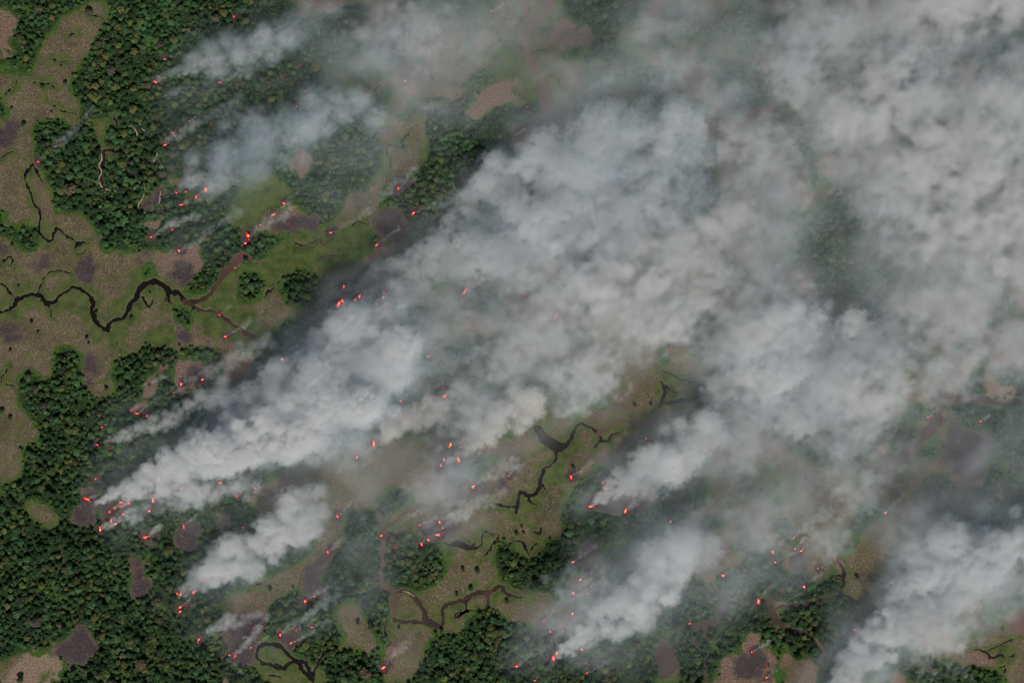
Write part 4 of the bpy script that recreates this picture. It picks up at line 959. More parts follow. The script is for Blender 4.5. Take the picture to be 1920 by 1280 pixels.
# ------------------------------------------------------------------ fires
SPOTS = [((300, 135), 'the two plumes of the upper left forest'), ((490, 60), 'the thin smoke near the top left'), ((545, 165), 'the hazy forest above the wide plume'), ((335, 255), 'the faint plume by the pale creeks'), ((72, 303), 'the round forest islet'),
         ((355, 370), 'the wide grey plume'), ((510, 405), 'the hazy fields above the brown river head'), ((300, 445), 'the forest strip above the dark river'), ((463, 450), 'the wood above the brown river head'), ((445, 490), 'the brown river head'),
         ((800, 90), 'the thin smoke left of the wide river'), ((750, 375), 'the burnt fields right of the green meadow'), ((988, 200), 'the wood left of the wide river'), ((620, 437), 'the green meadow'), ((690, 560), 'the scorched ground with painted shade'), ((418, 610), 'the narrow branch below the river fork'),
         ((350, 720), 'the brown clearing under the thin plume'), ((265, 775), 'the burnt rim left of the dark gap'), ((195, 830), 'the tip of the grey plume below it'), ((545, 740), 'the thickest white smoke'), ((870, 547), 'the small tan plume in the middle'), ((1030, 580), 'the grey pall in the middle'),
         ((770, 690), 'the smoke above the tan plumes'), ((835, 745), 'the smallest tan plume'), ((700, 820), 'the left tan plume'), ((850, 850), 'the right tan plume'), ((1250, 655), 'the hazy meadow right of centre'), ((1210, 820), 'the creek tip beside the grey plume'), ((1785, 790), 'the hazy river bends at right'),
         ((220, 950), 'the foot of the thick white plume'), ((300, 915), 'the middle of the thick white plume'), ((430, 905), 'the lower flank of the thick white plume'), ((280, 1005), 'the small clearings below the thick plume'), ((345, 985), 'the square burn scar below the thick plume'), ((455, 990), 'the round wood beside the small square clearing'), ((632, 967), 'the haze above the long burn scar'), ((600, 1090), 'the long burn scar'), ((355, 1110), 'the lower left plume'),
         ((430, 1210), 'the burn scar above the oxbow lake'), ((550, 1190), 'the blue smoke right of the oxbow scar'), ((890, 905), 'the grey smoke below the tan plumes'), ((1070, 893), 'the green patch beside the long creek'), ((715, 1004), 'the straight brown river'), ((815, 1000), 'the plume above the bend forest'), ((741, 1026), 'the river-bend forest'),
         ((1160, 930), 'the fan-shaped burn scar at right'), ((1257, 977), 'the haze below the fan-shaped scar'), ((1090, 1090), 'the narrow burn scar in the right forest'), ((1040, 1170), 'the round burn scar by the bottom forest'), ((1040, 1235), 'the bright plume of the bottom forest'), ((968, 1250), 'the faint wisp left of the bright plume'), ((1095, 1240), 'the forest below the bright plume'), ((718, 1251), 'the meadow tip at the bottom'),
         ((1470, 1035), 'the streaked smoke at lower right'), ((1356, 1078), 'the forest left of the hazy junction'), ((1420, 1127), 'the hazy river junction'), ((1500, 1100), 'the forest above the hazy junction'), ((1659, 961), 'the wide brown river at right'), ((1603, 1185), 'the big corner plume'), ((1425, 1240), 'the reddish scar of the bottom right')]
def flame_mesh(seed, mat):
    q = random.Random(seed); V, F = [], []; m, rows = 7, 6
    lean = q.uniform(0.25, 0.7); tw = q.uniform(-0.4, 0.4)
    for i in range(rows):
        t = i / (rows - 1); R = 0.52 * (1 - t) ** 0.7 * (1 + 0.5 * math.sin(math.pi * t)) * q.uniform(0.85, 1.15) + 0.01
        cx, cy = lean * t * t, lean * 0.6 * t * t + tw * math.sin(3 * t) * 0.3
        for k in range(m):
            a = 2 * math.pi * k / m + t * tw * 3; V.append((cx + R * math.cos(a) * q.uniform(.8, 1.2), cy + R * math.sin(a) * q.uniform(.8, 1.2), 1.5 * t))
    for i in range(rows - 1):
        for k in range(m): F.append((i * m + k, i * m + (k + 1) % m, (i + 1) * m + (k + 1) % m, (i + 1) * m + k))
    F += [tuple(range(m - 1, -1, -1)), tuple(range((rows - 1) * m, rows * m))]
    return new_mesh('flame', V, F, mat, True)
def ember_halo_mesh(seed):  # ember patch shaped to give each fire its red halo of light
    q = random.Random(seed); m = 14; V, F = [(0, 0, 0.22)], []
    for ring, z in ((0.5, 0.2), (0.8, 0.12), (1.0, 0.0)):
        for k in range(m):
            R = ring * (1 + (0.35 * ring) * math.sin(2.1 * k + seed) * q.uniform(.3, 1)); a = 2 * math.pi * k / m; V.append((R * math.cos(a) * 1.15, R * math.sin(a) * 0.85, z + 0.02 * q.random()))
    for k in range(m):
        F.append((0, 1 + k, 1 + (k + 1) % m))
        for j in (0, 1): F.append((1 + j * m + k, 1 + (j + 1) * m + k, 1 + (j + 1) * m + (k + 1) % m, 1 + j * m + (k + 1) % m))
    return new_mesh('ember_halo', V, F, M_EMBER_HALO)
FLAMES = [flame_mesh(i, M_FLAME) for i in range(5)]; CORES = [flame_mesh(20 + i, M_CORE) for i in range(4)]; EMBER_HALOS = [ember_halo_mesh(i) for i in range(4)]
cl, FIRE_LABEL = {}, {}
for f in fires: cl.setdefault(min(SPOTS, key=lambda s: (s[0][0] - f[0]) ** 2 + (s[0][1] - f[1]) ** 2)[1], []).append(f)
for where, fs in cl.items():
    fs.sort()
    for i, (x, y, s) in enumerate(fs):
        size = 'tiny red' if s < 1.5 else 'small red' if s < 2.4 else 'orange' if s < 3.4 else 'large bright orange'
        lab = f'{size} fire burning at {where}' if len(fs) == 1 else f'{size} fire, {nth(i, len(fs))}, at {where}'
        FIRE_LABEL[(x, y)] = lab
        f = add('fire', None, label=lab, category='fire', group='fires burning across the land')
        z = float(at_grid(ZV, np.array([x]), np.array([y]))[0])
        tree = at_grid(kind_map, np.array([x]), np.array([y]))[0] == 2
        f.location = (wx(x), wy(y), max(z, -0.6) + (1.6 if tree else 0.15)); f.rotation_euler = (0, 0, random.uniform(-.3, .3))
        R = 0.5 + 0.95 * s; ang = random.uniform(-0.6, 1.7); ln = random.uniform(0.7, 1.5)       # a ragged line of flames
        e = add('ember_halo', EMBER_HALOS[i % 4], f); e.scale = (R * 1.0 * ln, R * 0.75, 1.0); e.rotation_euler = (0, 0, ang)
        n = 2 + int(1.6 * s)
        for q in range(n):
            t = random.uniform(-1, 1) * ln; b_ = random.gauss(0, 0.22) + 0.25 * math.sin(2.2 * t); w = R * random.uniform(0.16, 0.42) * (1.15 - 0.4 * abs(t) / ln)
            o = add('flame', FLAMES[(i + q) % 5], f); o.location = (R * (t * math.cos(ang) - b_ * math.sin(ang)), R * (t * math.sin(ang) + b_ * math.cos(ang)), 0.1); o.scale = (w, w, w * random.uniform(0.8, 1.5)); o.rotation_euler = (0, 0, random.uniform(-.5, .5))
        for q in range(0 if s < 1.5 else 1 if s < 2.6 else 2):
            w = R * random.uniform(0.22, 0.36); o = add('flame', CORES[(i + q) % 4], f); t = random.uniform(-.5, .5) * R; o.location = (t * math.cos(ang), t * math.sin(ang), 0.3); o.scale = (w, w, w * 1.9); o['label'] = 'yellow hot core of the fire'
# ------------------------------------------------------------------ smoke
M_SMOKE = make_smoke_mat('smoke_white', (0.69, 0.84, 0.94), (0.962, 0.956, 0.944), 0.02)
M_SMOKE_TAN = make_smoke_mat('smoke_tan', (0.90, 0.88, 0.85), (0.965, 0.935, 0.89), 0.02)
M_SMOKE_PALL = make_smoke_mat('smoke_pall', (0.78, 0.86, 0.905), (0.925, 0.918, 0.908), 0.014)
M_SMOKE_DARK = make_smoke_mat('smoke_dark', (0.58, 0.57, 0.58), (0.68, 0.655, 0.645), 0.03)

def volume_object(name, rho, lo, hi, mat, **props):
    """RHO[z, y, x]: extinction per metre on a regular grid between the corners LO and HI"""
    nz, ny_, nx_ = rho.shape
    me = bpy.data.meshes.new(name); me.vertices.add(rho.size)
    pts = np.zeros((rho.size, 3), np.float32)
    pts[:] = (np.array(lo) + np.array(hi)) / 2
    me.vertices.foreach_set('co', pts.ravel()); attr(me, 'rho', 10.0 * rho.ravel()); me.materials.append(mat); me.update()
    o = add(name, me, **props)
    t = bpy.data.node_groups.new(name + '_field', 'GeometryNodeTree')
    t.interface.new_socket('Geometry', in_out='INPUT', socket_type='NodeSocketGeometry'); t.interface.new_socket('Geometry', in_out='OUTPUT', socket_type='NodeSocketGeometry')
    a, b = t.nodes.new('NodeGroupInput'), t.nodes.new('NodeGroupOutput'); lk = t.links.new
    pos = t.nodes.new('GeometryNodeInputPosition'); sep = t.nodes.new('ShaderNodeSeparateXYZ'); lk(pos.outputs[0], sep.inputs[0])
    def mth(op, x, y):
        n = t.nodes.new('ShaderNodeMath'); n.operation = op
        for v, i in ((x, 0), (y, 1)):
            if hasattr(v, 'links'): lk(v, n.inputs[i])
            elif v is not None: n.inputs[i].default_value = v
        return n.outputs[0]
    idx = None
    for ax, (n, stride) in enumerate(((nx_, 1), (ny_, nx_), (nz, nx_ * ny_))):
        q = mth('ROUND', mth('MULTIPLY', mth('SUBTRACT', sep.outputs[ax], lo[ax]), (n - 1) / (hi[ax] - lo[ax])), None)
        q = mth('MINIMUM', mth('MAXIMUM', q, 0), n - 1)
        fi = t.nodes.new('FunctionNodeFloatToInt'); lk(q, fi.inputs[0])
        im = t.nodes.new('FunctionNodeIntegerMath'); im.operation = 'MULTIPLY'; lk(fi.outputs[0], im.inputs[0]); im.inputs[1].default_value = stride
        if idx is None: idx = im.outputs[0]
        else:
            ia = t.nodes.new('FunctionNodeIntegerMath'); ia.operation = 'ADD'; lk(idx, ia.inputs[0]); lk(im.outputs[0], ia.inputs[1]); idx = ia.outputs[0]
    na = t.nodes.new('GeometryNodeInputNamedAttribute'); na.data_type = 'FLOAT'; na.inputs[0].default_value = 'rho'
    si = t.nodes.new('GeometryNodeSampleIndex'); si.data_type = 'FLOAT'; si.domain = 'POINT'; si.clamp = True
    lk(a.outputs[0], si.inputs['Geometry']); lk(na.outputs[0], si.inputs['Value']); lk(idx, si.inputs['Index'])
    vc = t.nodes.new('GeometryNodeVolumeCube'); lk(si.outputs[0], vc.inputs['Density'])
    vc.inputs['Background'].default_value = 0.0; vc.inputs['Min'].default_value = lo; vc.inputs['Max'].default_value = hi
    vc.inputs['Resolution X'].default_value = nx_; vc.inputs['Resolution Y'].default_value = ny_; vc.inputs['Resolution Z'].default_value = nz
    sm = t.nodes.new('GeometryNodeSetMaterial'); sm.inputs['Material'].default_value = mat
    lk(vc.outputs[0], sm.inputs[0]); lk(sm.outputs[0], b.inputs[0])
    o.modifiers.new('field', 'NODES').node_group = t
    return o

def carve(rho, lo, v, strength, grow=3.0, zmax=1e9):
    """hot clear air over each fire"""
    nz, ny_, nx_ = rho.shape
    for (x, y, s) in fires:
        X, Y = wx(x), wy(y); R = grow + 1.6 * s
        i0, i1 = int((X - 3 * R - lo[0]) / v), int((X + 3 * R - lo[0]) / v) + 1; j0, j1 = int((Y - 3 * R - lo[1]) / v), int((Y + 3 * R - lo[1]) / v) + 1
        if i1 < 0 or j1 < 0 or i0 >= nx_ or j0 >= ny_: continue
        i0, j0 = max(i0, 0), max(j0, 0); i1, j1 = min(i1, nx_), min(j1, ny_)
        if i1 <= i0 or j1 <= j0: continue
        xx = lo[0] + v * np.arange(i0, i1) - X; yy = lo[1] + v * np.arange(j0, j1) - Y
        m = 1 - strength * np.exp(-(yy[:, None] ** 2 + xx[None] ** 2) / R ** 2)
        rho[:, j0:j1, i0:i1] *= m[None]

PLUMES = [
    # (path x,y,radius; extinction; softness; rise; material; label)
    ('178,942,5 215,930,14 260,914,26 315,892,38 405,856,50 500,812,60 585,750,72 655,685,72 730,625,64', 0.200, 0.20, 0.10, 'w', 'thick white plume rising from the fires of the left forest edge'),
    ('262,925,10 330,905,26 400,880,36 470,850,44 540,810,54 610,760,60', 0.127, 0.28, 0.08, 'w', 'thick white plume rising from the fires of the left forest edge'),
    ('420,815,40 490,770,56 560,715,70 625,660,76 690,615,70', 0.127, 0.28, 0.03, 'w', 'thick white plume rising from the fires of the left forest edge'),
    ('600,790,30 660,740,44 730,690,54 800,650,60 880,610,60 960,580,54', 0.030, 0.40, 0.02, 'p', 'grey billows trailing from the thick white smoke'),
    ('192,990,4 225,975,12 270,955,20 330,935,26 400,920,30 470,900,30', 0.091, 0.32, 0.08, 'w', 'thick white plume rising from the fires of the left forest edge'),
    ('335,1118,4 352,1105,12.2 385,1080,24.4 430,1052,36.6 490,1015,46.4 555,975,53.7 610,935,48.8', 0.109, 0.27, 0.10, 'w', 'lower left grey plume drifting off a forest fire'),
    ('188,833,3 215,822,9 260,805,17 310,785,22 370,752,26 430,725,30', 0.079, 0.32, 0.10, 'w', 'thin grey plume left of the thick white one'),
    ('335,362,5 360,340,20 400,312,39 450,285,53.7 520,258,65.9 600,228,65.9 690,190,51.2', 0.050, 0.50, 0.10, 'w', 'wide grey plume below the pale-banked creeks'),
    ('345,382,4 380,365,12 430,340,18 500,315,24', 0.043, 0.52, 0.10, 't', 'faint tan smoke under the wide plume'),
    ('292,155,3 315,140,10 355,120,22 410,98,36 480,68,46 560,40,48 640,15,42', 0.050, 0.50, 0.10, 'w', 'topmost plume of the upper left forest'),
    ('303,186,3 330,172,9 360,160,12', 0.039, 0.52, 0.08, 'w', 'short faint wisp under the topmost plume'),
    ('412,155,2 430,146,7 470,128,14 520,110,18', 0.043, 0.52, 0.08, 'w', 'short plume from a fire in the hazy forest'),
    ('308,272,3 325,258,9 360,238,15 410,212,20 460,188,22', 0.048, 0.45, 0.10, 'w', 'faint plume right of the pale-banked creeks'),
    ('72,303,2 85,290,4 105,273,7 130,250,9 155,228,8 175,205,7', 0.048, 0.60, 0.06, 'w', 'thin blue wisp over the round forest islet'),
    ('284,445,2 300,434,6 330,420,10 370,402,10', 0.079, 0.32, 0.08, 'w', 'small plume over the forest strip above the dark river'),
    ('336,470,2 350,462,6 378,445,9 410,420,11 450,395,14', 0.043, 0.52, 0.08, 'w', 'small plume beside the reddish field'),
    ('465,446,3 480,432,8 510,415,12 550,390,14', 0.048, 0.45, 0.08, 't', 'hazy plume over the brown river head'),
    ('620,437,1.5 650,420,5 690,395,9 735,355,13 790,315,18', 0.038, 0.60, 0.06, 'w', 'long thin straight wisp crossing the green meadow'),
    ('776,401,2 790,394,6 820,384,11 855,372,14 890,355,18', 0.052, 0.45, 0.08, 'w', 'small plume leaving the dark wood left of the pall'),
    ('340,718,2 355,711,7 380,700,12 420,682,18 470,660,22 510,640,24', 0.049, 0.38, 0.10, 'w', 'small white plume from the brown clearing'),
    ('266,722,1.5 285,716,5 310,704,6', 0.085, 0.36, 0.05, 'w', 'tiny white wisp over the small clearing'),
    ('871,547,3 883,530,9 910,512,16 950,495,22', 0.091, 0.28, 0.10, 't', 'small tan plume in the middle of the pall'),
    ('834,742,3 850,728,10 875,708,17 905,690,22', 0.085, 0.27, 0.10, 't', 'smallest tan plume above the others'),
    ('700,833,4 716,818,15 748,798,26 790,778,34 835,758,38', 0.146, 0.22, 0.10, 't', 'left tan plume billowing off an orange fire'),
    ('838,866,4 862,850,13 895,828,24 930,805,36 970,780,46 1005,750,48', 0.155, 0.22, 0.10, 't', 'right tan plume billowing over the burnt patch'),
    ('888,912,3 905,897,9 935,882,14 975,865,18', 0.052, 0.45, 0.08, 'w', 'grey smoke below the tan plumes'),
    ('820,1000,3 838,983,10 870,958,16 910,938,18 950,915,18', 0.051, 0.38, 0.08, 'w', 'grey plume above the forest in the river bend'),
    ('1108,950,3 1125,932,10 1150,908,20.7 1185,885,30.5 1235,855,40.3 1290,832,46.4 1340,800,48.8', 0.155, 0.21, 0.10, 'w', 'bright plume of the fan-shaped burn scar'),
    ('1172,957,3 1188,946,9 1212,928,12 1240,910,14', 0.091, 0.32, 0.08, 'w', 'short white plume at the lower rim of the fan-shaped scar'),
    ('1320,740,24 1390,725,44 1460,690,52 1540,655,58 1610,640,56 1690,640,46', 0.146, 0.21, 0.05, 'w', 'large billowing cloud right of centre'),
    ('1430,775,26 1500,770,40 1560,780,34 1600,790,20', 0.127, 0.24, 0.02, 'w', 'large billowing cloud right of centre'),
    ('1035,1236,3 1052,1220,12.2 1085,1198,23.2 1125,1168,32.9 1190,1130,43.9 1245,1085,51.2 1300,1045,51.2 1340,1025,39', 0.137, 0.22, 0.10, 'w', 'bright plume of the bottom forest'),
    ('967,1251,2 985,1237,6 1015,1215,9 1050,1190,11', 0.052, 0.45, 0.08, 'w', 'faint bluish wisp left of the bright plume'),
    ('1005,1272,2 1025,1255,6 1045,1240,8', 0.043, 0.52, 0.06, 'w', 'low wisp under the bright plume'),
    ('1560,1300,22 1612,1235,34 1665,1180,44 1722,1122,54 1785,1070,62 1850,1025,62 1930,985,58', 0.200, 0.20, 0.04, 'w', 'massive white corner plume at lower right'),
    ('1602,1188,4 1625,1172,15 1660,1155,24 1700,1135,28', 0.143, 0.32, 0.08, 'd', 'dark grey smoke at the root of the corner plume'),
    ('1450,1036,2 1465,1020,6 1490,1002,12 1525,975,20 1560,950,26', 0.038, 0.45, 0.08, 'w', 'streaked smoke over the lower right burn patch'),
    ('1453,1054,1.5 1470,1045,3.5 1500,1030,5', 0.051, 0.45, 0.05, 'w', 'narrow white streak over the lower right burn patch'),
    ('525,1192,2 545,1175,8 580,1152,14 615,1120,18 655,1085,20', 0.048, 0.45, 0.08, 'w', 'blue smoke right of the oxbow scar'),
    ('372,1200,2 390,1186,8 420,1170,11 460,1160,13 490,1145,12', 0.074, 0.32, 0.08, 'w', 'upper wisp over the burn scar above the oxbow lake'),
    ('432,1228,2 450,1216,6 470,1195,9 490,1175,9', 0.074, 0.32, 0.08, 'w', 'lower wisp over the burn scar above the oxbow lake'),
    ('718,1252,2 735,1232,5 755,1210,8 780,1185,9', 0.043, 0.52, 0.06, 'w', 'thin wisp over the meadow tip at the bottom'),
    ('615,1036,2 630,1020,7 650,1000,13 680,970,18', 0.043, 0.45, 0.08, 'w', 'thin blue smoke over the long burn scar'),
    ('716,1004,1.5 735,988,4 765,970,7 800,955,8', 0.043, 0.52, 0.06, 'w', 'thin wisp crossing the straight brown river'),
    ('740,1026,1.5 752,1015,4 770,1000,6', 0.039, 0.52, 0.06, 'w', 'small pale wisp in the river-bend forest'),
    ('276,1008,2 288,998,6 305,985,8', 0.085, 0.32, 0.06, 'w', 'small wisp over the clearing below the thick plume'),
    ('1075,1052,1.5 1095,1038,6 1118,1024,8', 0.048, 0.45, 0.06, 'w', 'small wisp over the narrow burn scar'),
    ('820,440,24 880,390,42 960,335,56 1050,292,66 1150,255,70 1250,235,68 1330,270,56', 0.075, 0.24, 0.03, 'w', 'great white bank of smoke in the middle'),
    ('640,545,4 680,530,15 730,508,24 800,490,34 880,470,42 980,440,56 1090,400,66 1200,375,70 1310,350,66', 0.075, 0.24, 0.04, 'w', 'great white bank of smoke in the middle'),
    ('1530,110,34 1590,125,42 1660,105,46 1740,110,54 1830,95,58 1920,80,56', 0.032, 0.40, 0.02, 'p', 'brightest billows of the upper right pall'),
    ('1770,42,10 1800,34,16 1835,28,12', 0.100, 0.42, 0.02, 'w', 'white streak near the top right corner'),
    ('1842,212,8 1860,222,11 1880,246,7', 0.100, 0.42, 0.02, 'w', 'small white puff at the upper right edge'),
    ('1720,420,40 1790,370,60 1860,330,70 1930,300,70', 0.018, 0.50, 0.02, 'p', 'soft billows along the right edge'),
    ('960,255,1 972,250,3 985,243,5', 0.091, 0.35, 0.03, 'w', 'tiny white puff left of the wide river'),
]
PALL = '''00000000354434433212343346667887
00000146654544422223433447778888
00000565323444211334443248878888
00000232136533212356775237778888
00000323677421003688888434688888
00000267643120148999997522478888
00000342121211588999986532247888
00001331101005888999986531236888
00000000000355577678885532234777
00000000013577567778755543345666
00000002478766677645425788776655
00000144699955457761127899987644
00002444899644566531015679954422
00045368998433285101355446543322
00026899864322541006875323443233
00168776435323510046412344432233
00044223775213200000255554225677
00000057633210000024675343005987
00000541124200000036733320027986
00000044341010001476221000389720
00000002100010002531311000773000
00000000000000000000000003730000'''.split()
def plume_puffs(path, rho0, soft, rise, seed):
    r = np.random.default_rng(1000 + seed)
    P = smooth_open(nums(path), 3.0)
    s = np.concatenate([[0], np.cumsum(np.hypot(*np.diff(P[:, :2], axis=0).T))])
    puffs = []
    q = 0.0
    m1, m2, m3 = (r.uniform(0, 6.283, 4) for _ in range(3))
    wav = lambda ph, u: 0.45 * math.sin(u + ph[0]) + 0.32 * math.sin(1.9 * u + ph[1]) + 0.25 * math.sin(3.7 * u + ph[2])
    while q < s[-1]:
        x, y, R = (np.interp(q, s, P[:, k]) for k in range(3)); R = max(R, 1.2)
        u = q / (1.5 * R + 8)
        R *= 1 + 0.38 * wav(m1, u); off = 0.42 * R * wav(m2, 0.8 * u)       # swelling and swaying
        gap = float(np.clip(0.85 + 0.55 * wav(m3, 1.3 * u), 0.3, 1.25))
        z0 = 4 + 0.80 * R + 0.9 * rise * q
        fade = (1 - 0.45 * q / s[-1]) * min(4.5, max(1.0, 15.0 / (R + 1)) ** 0.85) * gap
        for j in range(5):
            pr = R * (0.18 + 0.50 * r.random() ** 1.3); a = r.uniform(0, 6.283); d = (1.08 * R - pr * 0.8) * math.sqrt(r.random())
            if j == 4: pr, d = R * 1.25, 0.25 * R * r.random()              # thin veil round the billows
            ca, sa = math.cos(a), math.sin(a); z = max(z0 + d * 0.75 * sa, pr * 0.6 + 2)
            k = 1 - z / ALT
            # across the wind (which blows up and to the right) and up
            dx, dy = 0.5 * (ca * d + off), 0.866 * (ca * d + off)
            puffs.append(((x + dx - 960 + r.normal(0, .15) * R) * k, (640 - y - dy + r.normal(0, .15) * R) * k, z, pr, rho0 * fade * (r.uniform(0.5, 1.15) if j < 4 else 0.07), j == 4))
        q += max(1.6, 0.34 * R)
    A = np.array(puffs)
    return np.concatenate([A, np.full((len(A), 1), soft)], 1)
def raster(A, rho, lo, v, nz_):
    n = np.array(rho.shape[::-1])
    for (x, y, z, pr, d0, veil, soft) in A:
        i0 = np.maximum(np.floor((np.array([x, y, z]) - 1.5 * pr - lo) / v).astype(int), 0); i1 = np.minimum(np.ceil((np.array([x, y, z]) + 1.5 * pr - lo) / v).astype(int) + 1, n)
        if (i1 <= i0).any(): continue
        xs_, ys_, zs_ = (lo[k] + v * np.arange(i0[k], i1[k]) - c for k, c in ((0, x), (1, y), (2, z)))
        sl = (slice(i0[2], i1[2]), slice(i0[1], i1[1]), slice(i0[0], i1[0]))
        ua, va = 0.83 * xs_[None] + 0.56 * ys_[:, None], 0.83 * ys_[:, None] - 0.56 * xs_[None]      # billows drawn out along the wind
        d = np.sqrt((zs_[:, None, None] ** 2 + ((ua / 1.08) ** 2 + va ** 2)[None]).astype(np.float32)) / pr + 0.27 * nz_[sl]
        val = d0 * np.clip((1.0 - d) / (0.9 if veil else soft), 0, 1)
        np.maximum(rho[sl], val, out=rho[sl])
def plume_grid(A, seed):
    Rm = np.median(A[A[:, 5] < 0.5, 3])
    v = float(np.clip(Rm * 0.28, 1.8, 2.6)) * (1 + 0.00237 * (seed % 37))
    lo = (A[:, :3] - 1.35 * A[:, 3:4]).min(0) - 2 * v; hi = (A[:, :3] + 1.35 * A[:, 3:4]).max(0) + 2 * v
    lo[2] = max(lo[2], 0.6) + 0.0311 * (seed % 61)         # no two plumes share a layer of cells
    n = np.ceil((hi - lo) / v).astype(int) + 1; hi = lo + (n - 1) * v
    rho = np.zeros((n[2], n[1], n[0]), np.float32)
    nz_ = fbm3(rho.shape, v, float(np.clip(Rm * 1.8, 8, 60)), 2.4, seed, 1.15)
    raster(A, rho, lo, v, nz_)
    rho *= np.clip(0.75 + 0.35 * nz_, 0.12, 1.5)
    return rho, tuple(float(c) for c in lo), tuple(float(c) for c in hi), v
MATS = {'w': M_SMOKE, 't': M_SMOKE_TAN, 'd': M_SMOKE_DARK}
bodies, pall_puffs = {}, []
for i, (path, rho0, soft, rise, mk, label) in enumerate(PLUMES):
    A = plume_puffs(path, rho0, soft, rise, i)
    if mk == 'p': pall_puffs.append(A)
    else: bodies.setdefault(label, [mk, i, []])[2].append(A)
for label, (mk, i, parts) in bodies.items():
    rho, lo, hi, v = plume_grid(np.concatenate(parts), i)
    carve(rho, lo, v, 0.5, 2.5)
    volume_object('smoke_plume', rho, lo, hi, MATS[mk], kind='stuff', label=label, category='smoke plume', group='smoke plumes')

# a thin wisp off every clear fire that feeds none of the plumes
roots = [tuple(float(v) for v in e[0].split()[0].split(',')[:2]) for e in PLUMES]
rw = np.random.default_rng(5)
for wi, (x, y, s) in enumerate(fires):
    if s < 1.5 or min((x - a) ** 2 + (y - b) ** 2 for a, b in roots) < 13 ** 2 or int(PALL[min(int(y // 60), 21)][min(int(x // 60), 31)]) > 6: continue
    L_ = s * rw.uniform(11, 20); an = 0.62 + rw.normal(0, 0.13); ex, ey = math.cos(an), -math.sin(an)
    path = ' '.join('%.1f,%.1f,%.1f' % (x + ex * L_ * t + 2 * rw.normal() * t, y + ey * L_ * t + 2 * rw.normal() * t, 1.2 + (1.2 + 1.3 * s) * t ** 0.8) for t in (0, 0.2, 0.5, 1.0))
    A = plume_puffs(path, 0.045 + 0.03 * rw.random(), 0.5, 0.10, 500 + wi)
    rho, lo, hi, v = plume_grid(A, 500 + wi)
    volume_object('smoke_wisp', rho, lo, hi, M_SMOKE, kind='stuff', label='thin smoke wisp off the ' + FIRE_LABEL[(x, y)], category='smoke wisp', group='smoke wisps')

# the pall that the plumes merge into
PV = 4.4
lo = (-1010.0, -690.0, 20.0); hi = (1010.0, 690.0, 220.0)
n = [int(round((hi[k] - lo[k]) / PV)) + 1 for k in range(3)]; hi = tuple(lo[k] + (n[k] - 1) * PV for k in range(3))
GRID = np.array([[int(c) for c in row] for row in PALL], float) / 9.0
px_ = 960 + (lo[0] + PV * np.arange(n[0])) / (1 - 110 / ALT); py_ = 640 - (lo[1] + PV * np.arange(n[1])) / (1 - 110 / ALT)
QX, QY = np.meshgrid(px_, py_)
qa, qb = fbm2(n[1], n[0], PV, 90, 1.6, 31), fbm2(n[1], n[0], PV, 90, 1.6, 32)
gx = np.clip((QX + 14 * qa) / 60 - 0.5, 0, 30.999); gy = np.clip((QY + 14 * qb) / 60 - 0.5, 0, 20.999)
ix, iy = gx.astype(int), gy.astype(int); tx, ty = gx - ix, gy - iy
OP = (GRID[iy, ix] * (1 - tx) + GRID[iy, ix + 1] * tx) * (1 - ty) + (GRID[iy + 1, ix] * (1 - tx) + GRID[iy + 1, ix + 1] * tx) * ty
OP = blur(OP, 2) ** 1.1
cov = np.zeros_like(OP)                                       # where a plume already carries the smoke
for path, rho0, *_ in PLUMES:
    for x, y, R in smooth_open(nums(path), 12.0):
        cov = np.maximum(cov, min(1, rho0 / 0.04) * np.exp(-(((QX - x) ** 2 + (QY - y) ** 2) / (1.1 * R + 4) ** 2) ** 2))
OP *= (1 - 0.72 * cov) * (0.30 + 0.70 * sstep(0, 1, (QX - 520) / 200))
OP = blur(OP, 1)
PALL_GAIN = 0.52
tau = -np.log(1 - np.clip(OP * 0.93, 0, 0.95)) * (PALL_GAIN + 0.55 * sstep(0.62, 0.25, OP))
nz3 = fbm3((n[2], n[1], n[0]), PV, 170, 3.1, 41, 1.3)
nb3 = fbm3((n[2], n[1], n[0]), PV, 60, 2.7, 42, 1.25)
zc = 105 + 32 * np.clip(fbm2(n[1], n[0], PV, 160, 3.0, 43), -1.6, 1.9); zs = (lo[2] + PV * np.arange(n[2]))[:, None, None]
prof = np.exp(-((zs - zc[None]) / 34) ** 2)
lump = 0.18 + 1.75 * sstep(-1.2, 1.6, nz3 + 0.40 * nb3)
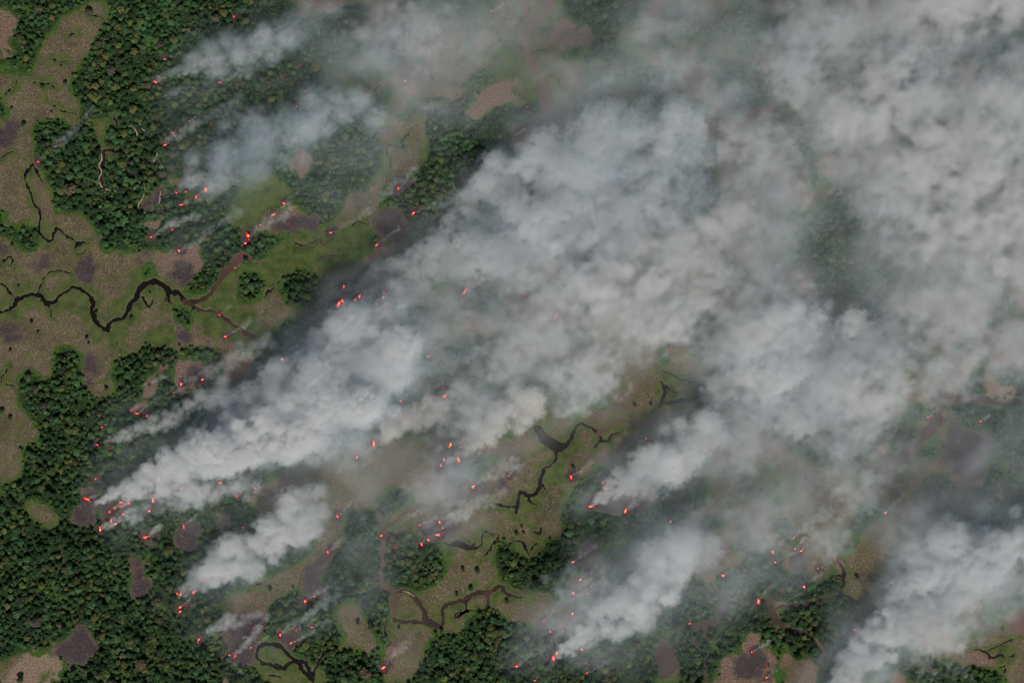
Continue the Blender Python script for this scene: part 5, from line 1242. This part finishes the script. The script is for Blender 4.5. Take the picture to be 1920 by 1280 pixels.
even = sstep(0.75, 0.3, OP)[None] * 0.6                      # the thin veil is more even than the thick smoke
rho = (tau[None] * prof * (lump * (1 - even) + 0.95 * even) / 60.0).astype(np.float32)
nd3 = fbm3((n[2], n[1], n[0]), PV, 45, 2.4, 44, 1.15)
rb = np.random.default_rng(77); made = 0; P2 = np.zeros_like(rho)
while made < 800:                                              # rounded billows where it is thickest
    bx, by = rb.uniform(560, 1930), rb.uniform(-10, 1290)
    o = OP[min(max(int((wy(by) * (1 - 110 / ALT) - lo[1]) / PV), 0), n[1] - 1), min(max(int((wx(bx) * (1 - 110 / ALT) - lo[0]) / PV), 0), n[0] - 1)]
    if rb.random() > sstep(0.22, 0.75, o): continue
    made += 1; pr = rb.uniform(18, 30) + 34 * rb.random() ** 2; c = np.array([wx(bx) * (1 - 110 / ALT), wy(by) * (1 - 110 / ALT), rb.uniform(80, 145)])
    i0 = np.maximum(((c - 1.5 * pr - lo) / PV).astype(int), 0); i1 = np.minimum(((c + 1.5 * pr - lo) / PV).astype(int) + 2, n)
    if (i1 <= i0).any(): continue
    sl = (slice(i0[2], i1[2]), slice(i0[1], i1[1]), slice(i0[0], i1[0]))
    X_, Y_, Z_ = (lo[k] + PV * np.arange(i0[k], i1[k]) - c[k] for k in range(3))
    d = np.sqrt(Z_[:, None, None] ** 2 + Y_[None, :, None] ** 2 + X_[None, None] ** 2) / pr + 0.42 * nd3[sl]
    np.maximum(P2[sl], o * (0.003 + 0.025 * rb.random() ** 2) * np.clip((1 - d) / 0.35, 0, 1), out=P2[sl])
rho = np.maximum(rho, P2) + 0.25 * P2
P3 = np.zeros_like(rho)
raster(np.concatenate(pall_puffs), P3, np.array(lo), PV, nd3)
rho = np.maximum(rho, P3 * np.clip(0.75 + 0.35 * nd3, 0.12, 1.5)) + 0.3 * np.minimum(rho, P3)
rho[rho < 0.00015] = 0
carve(rho, lo, PV, 0.35, 6.0)
volume_object('smoke', rho, lo, hi, M_SMOKE_PALL, kind='stuff', label='grey smoke pall spreading over the middle and right of the land', category='smoke')
